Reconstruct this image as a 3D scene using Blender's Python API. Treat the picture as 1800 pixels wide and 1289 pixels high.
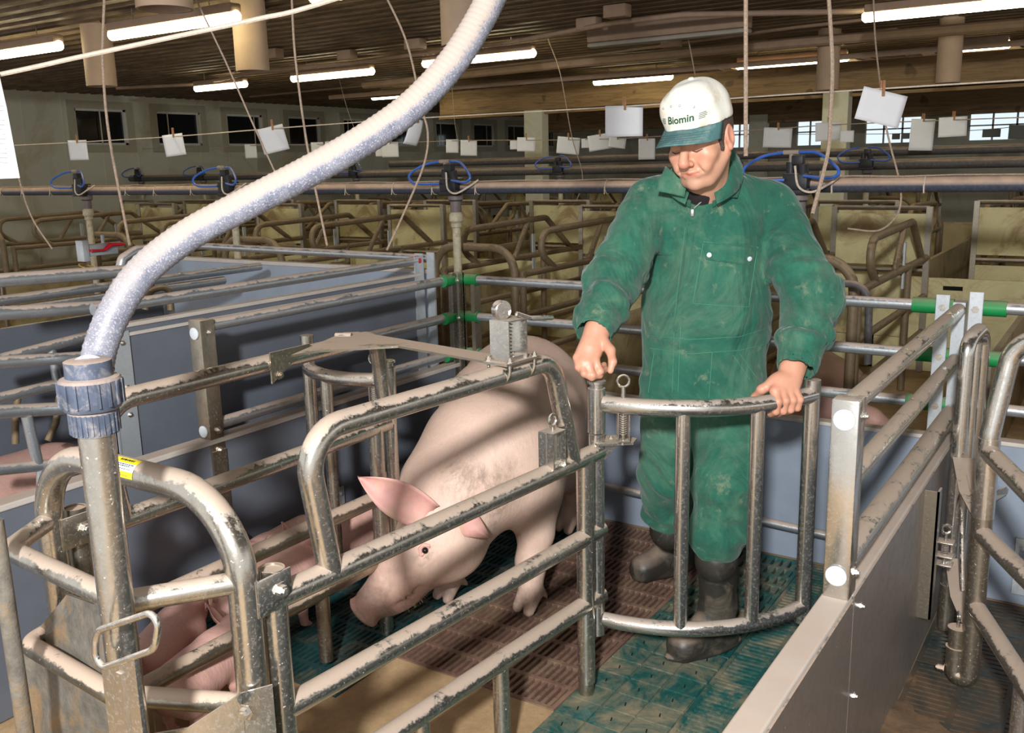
import bpy, bmesh, math, random
import numpy as np
from mathutils import Vector, Matrix, noise as mnoise

for o in list(bpy.data.objects):
    bpy.data.objects.remove(o, do_unlink=True)
SC = bpy.context.scene
COL = SC.collection
PI = math.pi
random.seed(7)

# ------------------------------------------------------------------ camera
# X runs along the back wall of the pen, Y into the pen, Z up; metres.
FPX, IMW, IMH = 1653.8, 1800, 1289
EYE = np.array([0.0, 0.0, 1.56])
YAW, PITCH, ROLL = math.radians(-33.40), math.radians(12.11), math.radians(1.338)
def cam_axes():
    f = np.array([math.sin(YAW)*math.cos(PITCH), math.cos(YAW)*math.cos(PITCH), -math.sin(PITCH)])
    r = np.array([math.cos(YAW), -math.sin(YAW), 0.0])
    d = np.cross(f, r)
    c, s = math.cos(ROLL), math.sin(ROLL)
    return np.array([c*r+s*d, -s*r+c*d, f])
MC = cam_axes()
cam_data = bpy.data.cameras.new('camera')
cam = bpy.data.objects.new('camera', cam_data)
COL.objects.link(cam)
cam_data.sensor_width = 36.0
cam_data.lens = FPX*36.0/IMW
cam_data.clip_start = 0.05
cam_data.clip_end = 200
R3 = Matrix(((MC[0][0], -MC[1][0], -MC[2][0]), (MC[0][1], -MC[1][1], -MC[2][1]), (MC[0][2], -MC[1][2], -MC[2][2])))
cam.matrix_world = Matrix.Translation(Vector(EYE)) @ R3.to_4x4()
SC.camera = cam

# ------------------------------------------------------------------ view, world, flash
SC.view_settings.view_transform = 'Standard'
SC.view_settings.look = 'None'
SC.view_settings.gamma = 1.0
SC.view_settings.use_curve_mapping = False
SC.view_settings.exposure = 0.14
W = bpy.data.worlds.new('barn_air')
SC.world = W
W.use_nodes = True
W.node_tree.nodes['Background'].inputs['Color'].default_value = (0.97, 0.97, 0.97, 1)
W.node_tree.nodes['Background'].inputs['Strength'].default_value = 0.92
# the photographer's flash, held up and to the left of the lens
fl = bpy.data.lights.new('camera_flash', 'AREA')
fl.shape = 'DISK'
fl.size = 0.24
fl.energy = 262
fl.color = (0.98, 0.99, 1.0)
flo = bpy.data.objects.new('camera_flash', fl)
COL.objects.link(flo)
fpos = Vector(EYE) + Vector(MC[0])*-0.50 + Vector(MC[1])*-0.60 + Vector(MC[2])*-1.5
flo.location = fpos
tgt = Vector((-1.75, 3.0, 0.75))
flo.rotation_euler = (tgt-fpos).to_track_quat('-Z', 'Y').to_euler()

# ------------------------------------------------------------------ sight lines: where a line of sight meets a plane
def ray(x, y):
    return MC.T @ np.array([(x-IMW/2)/FPX, (y-IMH/2)/FPX, 1.0])
def at_z(x, y, z):
    d = ray(x, y); return EYE + d*(z-EYE[2])/d[2]
def at_x(x, y, X):
    d = ray(x, y); return EYE + d*X/d[0]
def at_y(x, y, Y):
    d = ray(x, y); return EYE + d*Y/d[1]
def at_d(x, y, D):
    return EYE + ray(x, y)*D
def A3(*p):
    return np.array(p, float)
def unit(v):
    v = np.array(v, float); return v/(np.linalg.norm(v)+1e-12)

# ------------------------------------------------------------------ object bookkeeping
def tag(o, label=None, cat=None, group=None, kind=None):
    if label: o['label'] = label
    if cat: o['category'] = cat
    if group: o['group'] = group
    if kind: o['kind'] = kind
    return o
def thing(name, loc, label, cat, group=None):
    o = bpy.data.objects.new(name, None)
    o.empty_display_size = 0.1
    COL.objects.link(o)
    o.location = Vector(loc)
    return tag(o, label, cat, group)
def wloc(o):
    v = Vector((0, 0, 0))
    while o is not None:
        v = v + o.location; o = o.parent
    return np.array(v)
def copy_tree(o, parent=None):
    c = o.copy(); COL.objects.link(c)
    if parent is not None:
        c.parent = parent
    for ch in [k for k in bpy.data.objects if k.parent == o]:
        copy_tree(ch, c)
    return c
CHILD = {}
def mesh_obj(name, V, F, mat, parent=None, smooth=True, sharp=35, origin=None, kind=None, label=None):
    V = np.asarray(V, float)
    if parent is not None:
        off = wloc(parent)
    elif origin is not None:
        off = np.asarray(origin, float)
    else:
        off = np.array([V[:, 0].mean(), V[:, 1].mean(), V[:, 2].min()])
    me = bpy.data.meshes.new(name)
    me.from_pydata((V-off).tolist(), [], [list(map(int, f)) for f in F])
    me.update()
    if smooth:
        me.polygons.foreach_set('use_smooth', [True]*len(me.polygons))
        if sharp:
            me.set_sharp_from_angle(angle=math.radians(sharp))
    if mat is not None:
        me.materials.append(mat)
    o = bpy.data.objects.new(name, me)
    COL.objects.link(o)
    if parent is not None:
        o.parent = parent
    else:
        o.location = Vector(off)
    if kind: o['kind'] = kind
    if label: o['label'] = label
    return o

def frame_for(t):
    t = unit(t)
    a = np.array([0, 0, 1.0]) if abs(t[2]) < 0.9 else np.array([1.0, 0, 0])
    u = unit(np.cross(a, t)); v = np.cross(t, u)
    return u, v
def fillet_path(pts, rad, n=7, closed=False):
    pts = [np.array(p, float) for p in pts]
    if rad <= 0: return pts
    out = []
    N = len(pts)
    rng = range(N)
    for i in rng:
        if not closed and (i == 0 or i == N-1):
            out.append(pts[i]); continue
        p, a, b = pts[i], pts[i-1], pts[(i+1) % N]
        da, db = unit(a-p), unit(b-p)
        la, lb = np.linalg.norm(a-p), np.linalg.norm(b-p)
        cosang = np.clip(da@db, -1, 1); ang = math.acos(cosang)
        if ang > PI-0.03: out.append(p); continue
        r = rad if not isinstance(rad, (list, tuple)) else rad[i]
        d = min(r/math.tan(ang/2), la*0.49 if 0 < i-1 or closed else la*0.95, lb*0.49 if i+1 < N-1 or closed else lb*0.95)
        r = d*math.tan(ang/2)
        c = p + unit(da+db)*(r/math.sin(ang/2))
        s, e = p+da*d-c, p+db*d-c
        w = math.acos(np.clip(unit(s)@unit(e), -1, 1))
        for k in range(n+1):
            t = k/n
            out.append(c + (math.sin((1-t)*w)*s + math.sin(t*w)*e)/math.sin(w))
    return out

class MB:
    """collects shapes, then links them as one mesh object"""
    def __init__(s): s.V = []; s.F = []; s.n = 0
    def add(s, V, F):
        V = np.asarray(V, float).reshape(-1, 3)
        s.V.append(V); s.F += [tuple(i+s.n for i in f) for f in F]; s.n += len(V); return s
    def tube(s, pts, r, fillet=0.0, seg=14, cap=True, closed=False, n=7, flat=None):
        P = fillet_path(pts, fillet, n, closed)
        N = len(P)
        T = []
        for i in range(N):
            if closed: t = P[(i+1) % N]-P[i-1]
            else: t = P[min(i+1, N-1)]-P[max(i-1, 0)]
            T.append(unit(t))
        u, v = frame_for(T[0])
        V = []
        for i in range(N):
            u = unit(u-(u@T[i])*T[i]); v = np.cross(T[i], u)
            ri = r[i] if isinstance(r, (list, tuple, np.ndarray)) else r
            sc = 1.0
            if 0 < i < N-1:
                c = T[i]@unit(P[i]-P[i-1]); sc = 1/max(c, 0.6) if fillet == 0 else 1.0
            for k in range(seg):
                a = 2*PI*k/seg
                V.append(P[i]+(u*math.cos(a)+v*math.sin(a)*(flat or 1.0))*ri*sc)
        F = []
        M = N if closed else N-1
        for i in range(M):
            for k in range(seg):
                k2 = (k+1) % seg; j = (i+1) % N
                F.append((i*seg+k, i*seg+k2, j*seg+k2, j*seg+k))
        if cap and not closed:
            F.append(tuple(range(seg))[::-1]); F.append(tuple((N-1)*seg+k for k in range(seg)))
        return s.add(V, F)
    def ring(s, c, axis, R, r, seg=20, seg2=8, arc=2*PI):
        u, v = frame_for(axis)
        pts = [np.array(c)+R*(u*math.cos(2*PI*k/seg)+v*math.sin(2*PI*k/seg)) for k in range(seg)]
        return s.tube(pts, r, seg=seg2, closed=True)
    def box(s, c, size, X=(1, 0, 0), Y=(0, 1, 0), Z=(0, 0, 1), bev=0.0):
        c = np.array(c, float); h = np.array(size, float)/2
        X, Y, Z = unit(X), unit(Y), unit(Z)
        if bev <= 0:
            V = [c+X*h[0]*a+Y*h[1]*b+Z*h[2]*d for a in (-1, 1) for b in (-1, 1) for d in (-1, 1)]
            F = [(0, 1, 3, 2), (4, 6, 7, 5), (0, 4, 5, 1), (2, 3, 7, 6), (0, 2, 6, 4), (1, 5, 7, 3)]
            return s.add(V, F)
        b = min(bev, h.min()*0.9)
        bm = bmesh.new(); bmesh.ops.create_cube(bm, size=1)
        for vv in bm.verts: vv.co = Vector((vv.co.x*size[0], vv.co.y*size[1], vv.co.z*size[2]))
        bmesh.ops.bevel(bm, geom=bm.edges[:], offset=b, segments=2, affect='EDGES', profile=0.5)
        V = [c+X*q.co.x+Y*q.co.y+Z*q.co.z for q in bm.verts]
        bm.verts.index_update()
        F = [[q.index for q in f.verts] for f in bm.faces]
        bm.free()
        return s.add(V, F)
    def span(s, lo, hi, bev=0.0):
        lo, hi = np.array(lo, float), np.array(hi, float)
        return s.box((lo+hi)/2, np.abs(hi-lo), bev=bev)
    def cyl(s, a, b, r, r2=None, seg=16):
        a, b = np.array(a, float), np.array(b, float)
        u, v = frame_for(b-a)
        r2 = r if r2 is None else r2
        V = [a+(u*math.cos(2*PI*k/seg)+v*math.sin(2*PI*k/seg))*r for k in range(seg)]
        V += [b+(u*math.cos(2*PI*k/seg)+v*math.sin(2*PI*k/seg))*r2 for k in range(seg)]
        F = [(k, (k+1) % seg, seg+(k+1) % seg, seg+k) for k in range(seg)]
        F += [tuple(range(seg))[::-1], tuple(range(seg, 2*seg))]
        return s.add(V, F)
    def lathe(s, o, axis, prof, seg=24, cap=True):
        """prof: list of (distance along axis, radius)"""
        o = np.array(o, float); t = unit(axis); u, v = frame_for(t)
        V = []
        for h, r in prof:
            for k in range(seg):
                a = 2*PI*k/seg; V.append(o+t*h+(u*math.cos(a)+v*math.sin(a))*r)
        N = len(prof); F = []
        for i in range(N-1):
            for k in range(seg):
                k2 = (k+1) % seg
                F.append((i*seg+k, i*seg+k2, (i+1)*seg+k2, (i+1)*seg+k))
        if cap:
            F.append(tuple(range(seg))[::-1]); F.append(tuple((N-1)*seg+k for k in range(seg)))
        return s.add(V, F)
    def open_tube(s, a, b, r, wall=0.004, seg=20):
        """a pipe whose end b is open"""
        a, b = np.array(a, float), np.array(b, float)
        L = np.linalg.norm(b-a)
        return s.lathe(a, b-a, [(0, r), (L, r), (L, r-wall), (L-0.10 if L > 0.12 else L*0.2, r-wall)], seg)
    def plate(s, poly, thick, n=None):
        """a flat plate from a 3D outline"""
        P = np.array([np.array(p, float) for p in poly])
        if n is None:
            n = np.zeros(3)
            for i in range(len(P)): n += np.cross(P[i], P[(i+1) % len(P)])
        n = unit(n); m = len(P)
        V = np.vstack([P+n*thick/2, P-n*thick/2])
        F = [tuple(range(m)), tuple(range(2*m-1, m-1, -1))]
        F += [(i, m+i, m+(i+1) % m, (i+1) % m) for i in range(m)]
        return s.add(V, F)
    def bolt(s, c, n, r=0.009, h=0.008):
        c = np.array(c, float); n = unit(n)
        s.lathe(c, n, [(0, r*1.5), (0.002, r*1.5), (0.002, r), (h, r), (h, r*0.6), (h+0.004, r*0.6)], 6)
        return s
    def ball(s, c, rad, seg=14, rings=8):
        c = np.array(c, float); rad = np.ones(3)*rad
        V = [c+rad*np.array([0, 0, 1])]
        for i in range(1, rings):
            t = PI*i/rings
            for k in range(seg):
                a = 2*PI*k/seg
                V.append(c+rad*np.array([math.sin(t)*math.cos(a), math.sin(t)*math.sin(a), math.cos(t)]))
        V.append(c-rad*np.array([0, 0, 1])); F = []
        for k in range(seg): F.append((0, 1+k, 1+(k+1) % seg))
        for i in range(rings-2):
            for k in range(seg):
                a = 1+i*seg; F.append((a+k, a+seg+k, a+seg+(k+1) % seg, a+(k+1) % seg))
        a = 1+(rings-2)*seg
        for k in range(seg): F.append((a+k, len(V)-1, a+(k+1) % seg))
        return s.add(V, F)
    def build(s, name, mat, parent=None, **kw):
        return mesh_obj(name, np.vstack(s.V), s.F, mat, parent, **kw)

def bolts(mat, parent, items):
    for it in items: MB().bolt(*it).build('bolt', mat, parent)

# ------------------------------------------------------------------ materials
def srgb(r, g, b):
    f = lambda c: (c/255/12.92) if c/255 <= 0.04045 else ((c/255+0.055)/1.055)**2.4
    return (f(r), f(g), f(b), 1)
class NT:
    def __init__(s, name):
        s.m = bpy.data.materials.new(name); s.m.use_nodes = True
        s.t = s.m.node_tree; s.b = s.t.nodes['Principled BSDF']; s.co = None
    def n(s, typ, **kw):
        q = s.t.nodes.new(typ)
        for k, v in kw.items():
            if k.startswith('i_'):
                key = k[2:]; key = int(key) if key.isdigit() else key.replace('_', ' ')
                q.inputs[key].default_value = v
            else: setattr(q, k, v)
        return q
    def l(s, a, b): s.t.links.new(a, b)
    def coord(s, scale=(1, 1, 1), out='Object'):
        tc = s.n('ShaderNodeTexCoord'); mp = s.n('ShaderNodeMapping'); mp.inputs['Scale'].default_value = scale
        s.l(tc.outputs[out], mp.inputs['Vector']); return mp.outputs['Vector']
    def noise(s, scale, vec=None, detail=4, rough=0.6, dist=0.0):
        q = s.n('ShaderNodeTexNoise'); q.inputs['Scale'].default_value = scale; q.inputs['Detail'].default_value = detail
        q.inputs['Roughness'].default_value = rough; q.inputs['Distortion'].default_value = dist
        s.l(vec if vec is not None else s.coord(), q.inputs['Vector']); return q.outputs['Fac']
    def ramp(s, fac, stops):
        q = s.n('ShaderNodeValToRGB'); e = q.color_ramp.elements
        while len(e) < len(stops): e.new(0.5)
        for k, (p, c) in enumerate(stops):
            e[k].position = p; e[k].color = c if isinstance(c, tuple) else (c, c, c, 1)
        s.l(fac, q.inputs['Fac']); return q.outputs['Color']
    def mix(s, fac, a, b, mode='MIX'):
        q = s.n('ShaderNodeMix', data_type='RGBA', blend_type=mode)
        for i, v in ((0, fac), (6, a), (7, b)):
            if hasattr(v, 'is_linked'): s.l(v, q.inputs[i])
            else: q.inputs[i].default_value = v
        return q.outputs[2]
    def math(s, op, a, b=0.0, clamp=False):
        q = s.n('ShaderNodeMath', operation=op); q.use_clamp = clamp
        for i, v in ((0, a), (1, b)):
            if hasattr(v, 'is_linked'): s.l(v, q.inputs[i])
            else: q.inputs[i].default_value = v
        return q.outputs[0]
    def up(s, lo, hi):
        """how far a surface faces up (where dust can settle)"""
        g = s.n('ShaderNodeNewGeometry'); sp = s.n('ShaderNodeSeparateXYZ'); s.l(g.outputs['Normal'], sp.inputs[0])
        mr = s.n('ShaderNodeMapRange'); mr.inputs[1].default_value = lo; mr.inputs[2].default_value = hi
        s.l(sp.outputs['Z'], mr.inputs[0]); return mr.outputs[0]
    def bump(s, h, strength=0.3, dist=0.01):
        q = s.n('ShaderNodeBump'); q.inputs['Strength'].default_value = strength; q.inputs['Distance'].default_value = dist
        s.l(h, q.inputs['Height']); s.l(q.outputs['Normal'], s.b.inputs['Normal']); return q
    def set(s, **kw):
        for k, v in kw.items():
            key = k.replace('_', ' ')
            if hasattr(v, 'is_linked'): s.l(v, s.b.inputs[key])
            else: s.b.inputs[key].default_value = v
        return s

DUST = srgb(188, 164, 144)
def mat_metal(name, col, rough=0.32, dust=0.5, dustcol=DUST, grime=0.25, metallic=0.96, lo=0.25, hi=0.75, spots=True):
    t = NT(name)
    v = t.coord()
    big = t.noise(9, v, 3); fine = t.noise(70, v, 5, 0.7); streak = t.noise(22, v, 6, 0.75, 0.6)
    mott = t.noise(125, v, 5, 0.75, 0.3)
    base = t.mix(t.math('MULTIPLY', t.ramp(streak, [(0.45, 0.0), (0.70, 1.0)]), grime), col, tuple(c*0.40 for c in col[:3])+(1,))
    base = t.mix(t.math('MULTIPLY', t.ramp(mott, [(0.50, 0.0), (0.66, 1.0)]), min(1.0, 0.10+grime)), base, tuple(c*0.55 for c in dustcol[:3])+(1,))
    up = t.up(lo, hi)
    mid = t.noise(30, v, 5, 0.75, 0.5)
    d = t.math('ADD', up, t.math('MULTIPLY', t.math('SUBTRACT', big, 0.5), 2.6))
    d = t.math('ADD', d, t.math('MULTIPLY', t.math('SUBTRACT', mid, 0.5), 1.6))
    d = t.math('ADD', d, t.math('MULTIPLY', t.math('SUBTRACT', fine, 0.5), 1.5))
    d = t.ramp(d, [(0.60-0.35*dust, 0.0), (0.95-0.35*dust, 1.0)])
    d = t.math('MULTIPLY', d, t.ramp(up, [(0.0, 0.0), (0.35, 1.0)]))
    d = t.math('MULTIPLY', d, min(1.0, 0.55+dust*0.5))
    if spots:
        sp = t.ramp(t.noise(130, v, 2, 0.5), [(0.70, 0.0), (0.74, 1.0)])
        d = t.math('MAXIMUM', d, t.math('MULTIPLY', sp, 0.7))
    c = t.mix(d, base, dustcol)
    met = t.math('MULTIPLY', t.math('SUBTRACT', 1.0, d), metallic)
    met = t.math('MULTIPLY', met, t.ramp(mott, [(0.52, 1.0), (0.66, 0.7)]))
    t.set(Base_Color=c, Metallic=met,
          Roughness=t.math('ADD', t.math('MULTIPLY', d, 0.5), t.math('ADD', rough, t.math('MULTIPLY', t.math('SUBTRACT', streak, 0.5), 0.35))))
    t.bump(t.math('ADD', t.math('MULTIPLY', d, 0.5), t.math('MULTIPLY', fine, 0.3)), 0.25, 0.004)
    return t.m
def mat_plain(name, col, rough=0.5, var=0.12, scale=12, dust=0.0, dustcol=DUST, bump=0.0, metallic=0.0, spec=0.4, dirt=None, dscale=6, lo=0.3, hi=0.8):
    t = NT(name); v = t.coord()
    nz = t.noise(scale, v, 5, 0.65)
    dark = tuple(c*(1-var*2) for c in col[:3])+(1,); light = tuple(min(1, c*(1+var)) for c in col[:3])+(1,)
    c = t.ramp(nz, [(0.3, dark), (0.7, light)])
    if dirt is not None:
        dn = t.noise(dscale, v, 7, 0.72, 0.8)
        c = t.mix(t.ramp(dn, [(0.50, 0.0), (0.66, 0.85)]), c, dirt)
    if dust > 0:
        up = t.up(lo, hi)
        d = t.math('MULTIPLY', up, t.ramp(t.noise(14, v, 4), [(0.3, dust*0.7), (0.6, min(1, dust*1.1))]))
        c = t.mix(d, c, dustcol)
    t.set(Base_Color=c, Roughness=rough, Metallic=metallic)
    t.b.inputs['Specular IOR Level'].default_value = spec
    if bump > 0: t.bump(nz, bump, 0.01)
    return t.m

M = {}
M['stainless'] = mat_metal('stainless_tube', srgb(196, 191, 180), 0.24, 0.48, grime=0.4)
M['stainless_clean'] = mat_metal('stainless_polished', srgb(202, 199, 192), 0.22, 0.18, spots=False)
M['stainless_dirty'] = mat_metal('stainless_soiled', srgb(164, 156, 140), 0.36, 0.85, grime=0.5)
M['galv'] = mat_metal('galvanised_tube', srgb(186, 192, 196), 0.36, 0.50, grime=0.35, metallic=0.8)
M['galv_post'] = mat_metal('galvanised_post', srgb(182, 188, 192), 0.45, 0.15, grime=0.2, metallic=0.5)
M['steel_sheet'] = mat_metal('stainless_sheet', srgb(150, 141, 134), 0.40, 0.3, grime=0.45, metallic=0.7)
M['old_tube'] = mat_metal('dust_covered_tube', srgb(124, 106, 80), 0.6, 0.95, dustcol=srgb(154, 132, 104), grime=0.5, metallic=0.2)
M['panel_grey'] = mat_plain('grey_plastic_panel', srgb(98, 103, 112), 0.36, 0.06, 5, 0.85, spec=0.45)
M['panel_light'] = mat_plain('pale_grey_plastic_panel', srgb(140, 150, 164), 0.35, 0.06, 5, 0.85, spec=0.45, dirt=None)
M['panel_edge'] = mat_plain('pale_panel_edge', srgb(188, 180, 172), 0.55, 0.08, 6, 0.6)
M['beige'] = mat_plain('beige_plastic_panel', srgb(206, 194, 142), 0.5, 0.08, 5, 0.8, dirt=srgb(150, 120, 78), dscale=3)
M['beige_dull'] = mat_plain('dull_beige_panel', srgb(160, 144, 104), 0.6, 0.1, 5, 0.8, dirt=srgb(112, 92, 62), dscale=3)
M['white_cap'] = mat_plain('white_plastic', srgb(196, 202, 206), 0.4, 0.03)
M['green_clip'] = mat_plain('green_rubber_sleeve', srgb(22, 128, 66), 0.5, 0.08, 12, 0.35)
M['mud_metal'] = mat_plain('mud_caked_metal', srgb(112, 106, 96), 0.6, 0.2, 22, dirt=srgb(140, 112, 78), dscale=8, bump=0.5)
M['red_plastic'] = mat_plain('red_plastic', srgb(190, 30, 42), 0.45, 0.1)
M['black'] = mat_plain('black_plastic', srgb(40, 40, 44), 0.5, 0.15, 20, 0.6)
M['coupling'] = mat_plain('blue_grey_plastic', srgb(74, 82, 98), 0.45, 0.15, 30, 0.7, dirt=srgb(140, 134, 130), dscale=25)
M['pipe_grey'] = mat_plain('dusty_feed_pipe', srgb(74, 78, 90), 0.5, 0.2, 60, 1.0, dustcol=srgb(202, 172, 148), lo=-0.15, hi=0.35)
M['pipe_dark'] = mat_plain('dark_feed_pipe', srgb(84, 80, 80), 0.55, 0.2, 40, 0.8)
M['pvc'] = mat_plain('dirty_white_pipe', srgb(200, 190, 162), 0.5, 0.15, 14, 0.4, dirt=srgb(150, 130, 100), dscale=14)
M['vent'] = mat_plain('vent_pipe_plastic', srgb(170, 145, 122), 0.7, 0.06, 5)
M['paper'] = mat_plain('white_paper', srgb(232, 232, 234), 0.8, 0.02, 9)
M['rope'] = mat_plain('dusty_rope', srgb(178, 156, 136), 0.9, 0.2, 120)
M['cord_white'] = mat_plain('white_cord', srgb(216, 200, 180), 0.9, 0.12, 90)
M['blue_tube'] = mat_plain('blue_air_tube', srgb(52, 104, 196), 0.35, 0.08, 30, 0.4)
M['wood_peg'] = mat_plain('wooden_peg', srgb(168, 122, 84), 0.7, 0.15, 60)
M['dark_pit'] = mat_plain('dark_pit', srgb(14, 13, 12), 0.9, 0.2)
# ------------------------------------------------------------------ the setting
def mat_concrete(name, base, dark, sc=2.5, slurry=None):
    t = NT(name); v = t.coord()
    a = t.noise(sc, v, 8, 0.7); b = t.noise(60, v, 4, 0.8); g = t.noise(14, v, 6, 0.75, 0.5)
    c = t.ramp(a, [(0.32, dark), (0.62, base)])
    c = t.mix(t.math('MULTIPLY', t.ramp(g, [(0.45, 0.0), (0.7, 1.0)]), 0.45), c, dark)
    c = t.mix(t.ramp(b, [(0.60, 0.0), (0.72, 0.5)]), c, tuple(x*0.5 for x in dark[:3])+(1,))
    t.set(Base_Color=c, Roughness=t.ramp(g, [(0.3, 0.55), (0.7, 0.9)])); t.bump(t.math('ADD', b, g), 0.35, 0.004)
    return t.m
M['mat_tan'] = mat_concrete('tan_screed', srgb(190, 160, 120), srgb(150, 120, 84), 3)
M['muck'] = mat_concrete('soiled_screed', srgb(120, 94, 68), srgb(52, 40, 30), 4)
M['aisle'] = mat_concrete('aisle_screed', srgb(120, 98, 74), srgb(74, 58, 42), 2)
fl_ = MB()
PITS = [(-2.62, -0.50, 2.12, 3.52), (-2.62, -1.90, 1.84, 2.12), (-0.955, -0.50, 0.55, 2.12), (-0.444, 1.3, 2.35, 3.52)]
# solid floor around the slatted pits
for (x0, x1, y0, y1) in [(-15, -2.62, -1, 26), (-2.62, -1.90, -1, 1.84), (-1.90, -0.955, -1, 2.12), (-0.955, -0.50, -1, 0.55), (-0.50, -0.444, -1, 3.52),
                         (-2.62, 8, 3.52, 26), (-0.444, 8, -1, 2.35), (1.3, 8, 2.35, 3.52)]:
    fl_.span((x0, y0, -0.34), (x1, y1, -0.004))
FLOOR = fl_.build('floor', M['mat_tan'], smooth=False, kind='structure')
pit = MB()
for (x0, x1, y0, y1) in PITS: pit.span((x0, y0, -0.36), (x1, y1, -0.33))
pit.build('floor', M['dark_pit'], smooth=False, kind='structure')

def mat_ceiling():
    t = NT('corrugated_roof'); v = t.coord()
    a = t.noise(1.4, v, 6, 0.7); b = t.noise(9, t.coord((0.25, 1, 1)), 6, 0.7)
    c = t.ramp(a, [(0.3, srgb(78, 62, 48)), (0.7, srgb(132, 110, 86))])
    c = t.mix(t.ramp(b, [(0.45, 0.0), (0.72, 0.6)]), c, srgb(58, 46, 36))
    t.set(Base_Color=c, Roughness=t.ramp(b, [(0.3, 0.45), (0.6, 0.85)]), Metallic=0.15)
    return t.m
M['ceiling'] = mat_ceiling()
# corrugated sheet: ribs run along X
cz = 2.80
ys, zs = [], []
y = 0.2
while y < 26:
    for dy, dz in ((0, 0), (0.03, 0.045), (0.085, 0.045), (0.115, 0.0)):
        ys.append(y+dy); zs.append(cz+dz)
    y += 0.20
V, F = [], []
for k, (yy, zz) in enumerate(zip(ys, zs)):
    V += [(-15, yy, zz), (7, yy, zz)]
    if k: F.append((2*k-2, 2*k, 2*k+1, 2*k-1))
n0 = len(V)
V += [(-15, 0.2, cz+0.09), (7, 0.2, cz+0.09), (-15, 26, cz+0.09), (7, 26, cz+0.09)]
F.append((n0, n0+2, n0+3, n0+1))
mesh_obj('ceiling', V, F, M['ceiling'], smooth=False, kind='structure')

M['wall_green'] = mat_plain('pale_green_wall_cladding', srgb(208, 205, 184), 0.65, 0.04, 1.2, dirt=srgb(182, 172, 142), dscale=0.9)
M['wood'] = None
def mat_wood():
    t = NT('glued_beam_wood'); v = t.coord((0.6, 6, 9))
    a = t.noise(3, v, 6, 0.65, 1.2)
    c = t.ramp(a, [(0.3, srgb(104, 80, 50)), (0.55, srgb(146, 116, 76)), (0.75, srgb(162, 132, 92))])
    k = t.ramp(t.noise(5.0, t.coord(), 1, 0.3), [(0.70, 0.0), (0.74, 1.0)])
    c = t.mix(t.math('MULTIPLY', k, 0.6), c, srgb(70, 48, 26))
    t.set(Base_Color=c, Roughness=0.65); return t.m
M['wood'] = mat_wood()
def mat_glass_dark():
    t = NT('dark_window_glass'); t.set(Base_Color=srgb(28, 32, 34), Roughness=0.06); t.b.inputs['Specular IOR Level'].default_value = 0.8
    return t.m
M['glass_dark'] = mat_glass_dark()
def mat_emit(name, col, s):
    t = NT(name); t.set(Base_Color=(0.02, 0.02, 0.02, 1), Emission_Color=col, Emission_Strength=s); return t.m
M['daylight'] = mat_emit('daylight_window', (0.80, 0.92, 1.0, 1), 0.95)
M['frame_white'] = mat_plain('window_frame', srgb(176, 170, 146), 0.5, 0.05)
M['frame_bright'] = mat_plain('window_reveal', srgb(214, 212, 204), 0.5, 0.03)

WX = -14.0
# long wall on the left with its row of dark windows
wins = [(0.642, 0.708), (0.7485, 0.814), (0.855, 0.917), (0.964, 1.026), (1.075, 1.137), (1.183, 1.245), (1.30, 1.365), (1.41, 1.475), (1.52, 1.585), (1.63, 1.695)]
wb = MB()
zlo, zhi = 2.02, 2.58
edges = [4.0]
for a, b in wins: edges += [a*14, b*14]
edges.append(25.8)
for i in range(0, len(edges), 2):
    wb.span((WX-0.12, edges[i], 0), (WX, edges[i+1], 2.85))
for a, b in wins:
    wb.span((WX-0.12, a*14, 0), (WX, b*14, zlo)); wb.span((WX-0.12, a*14, zhi), (WX, b*14, 2.85))
yy = 4.3
while yy < 25:
    wb.span((WX, yy, 0), (WX+0.006, yy+0.02, 2.8)); yy += 1.28/2
wb.build('wall_left', M['wall_green'], smooth=False, kind='structure')
for i, (a, b) in enumerate(wins):
    y0, y1 = a*14, b*14
    f = MB(); w = 0.12
    for lo, hi in (((y0-w, zlo-w), (y1+w, zlo)), ((y0-w, zhi), (y1+w, zhi+w)), ((y0-w, zlo), (y0, zhi)), ((y1, zlo), (y1+w, zhi))):
        f.span((WX+0.002, lo[0], lo[1]), (WX+0.022, hi[0], hi[1]))
    wo = f.build('window_%d' % (i+1), M['frame_white'], smooth=False, kind='structure')
    g = MB()
    for lo, hi in (((y0, zlo), (y1, zlo+0.035)), ((y0, zhi-0.035), (y1, zhi)), ((y0, zlo), (y0+0.035, zhi)), ((y1-0.05, zlo), (y1, zhi))):
        g.span((WX-0.06, lo[0], lo[1]), (WX-0.01, hi[0], hi[1]))
    g.build('sash', M['frame_bright'], wo, smooth=False)
    p = MB(); p.span((WX-0.055, y0+0.03, zlo+0.03), (WX-0.045, y1-0.03, zhi-0.03)); p.build('pane', M['glass_dark'], wo, smooth=False)
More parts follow.
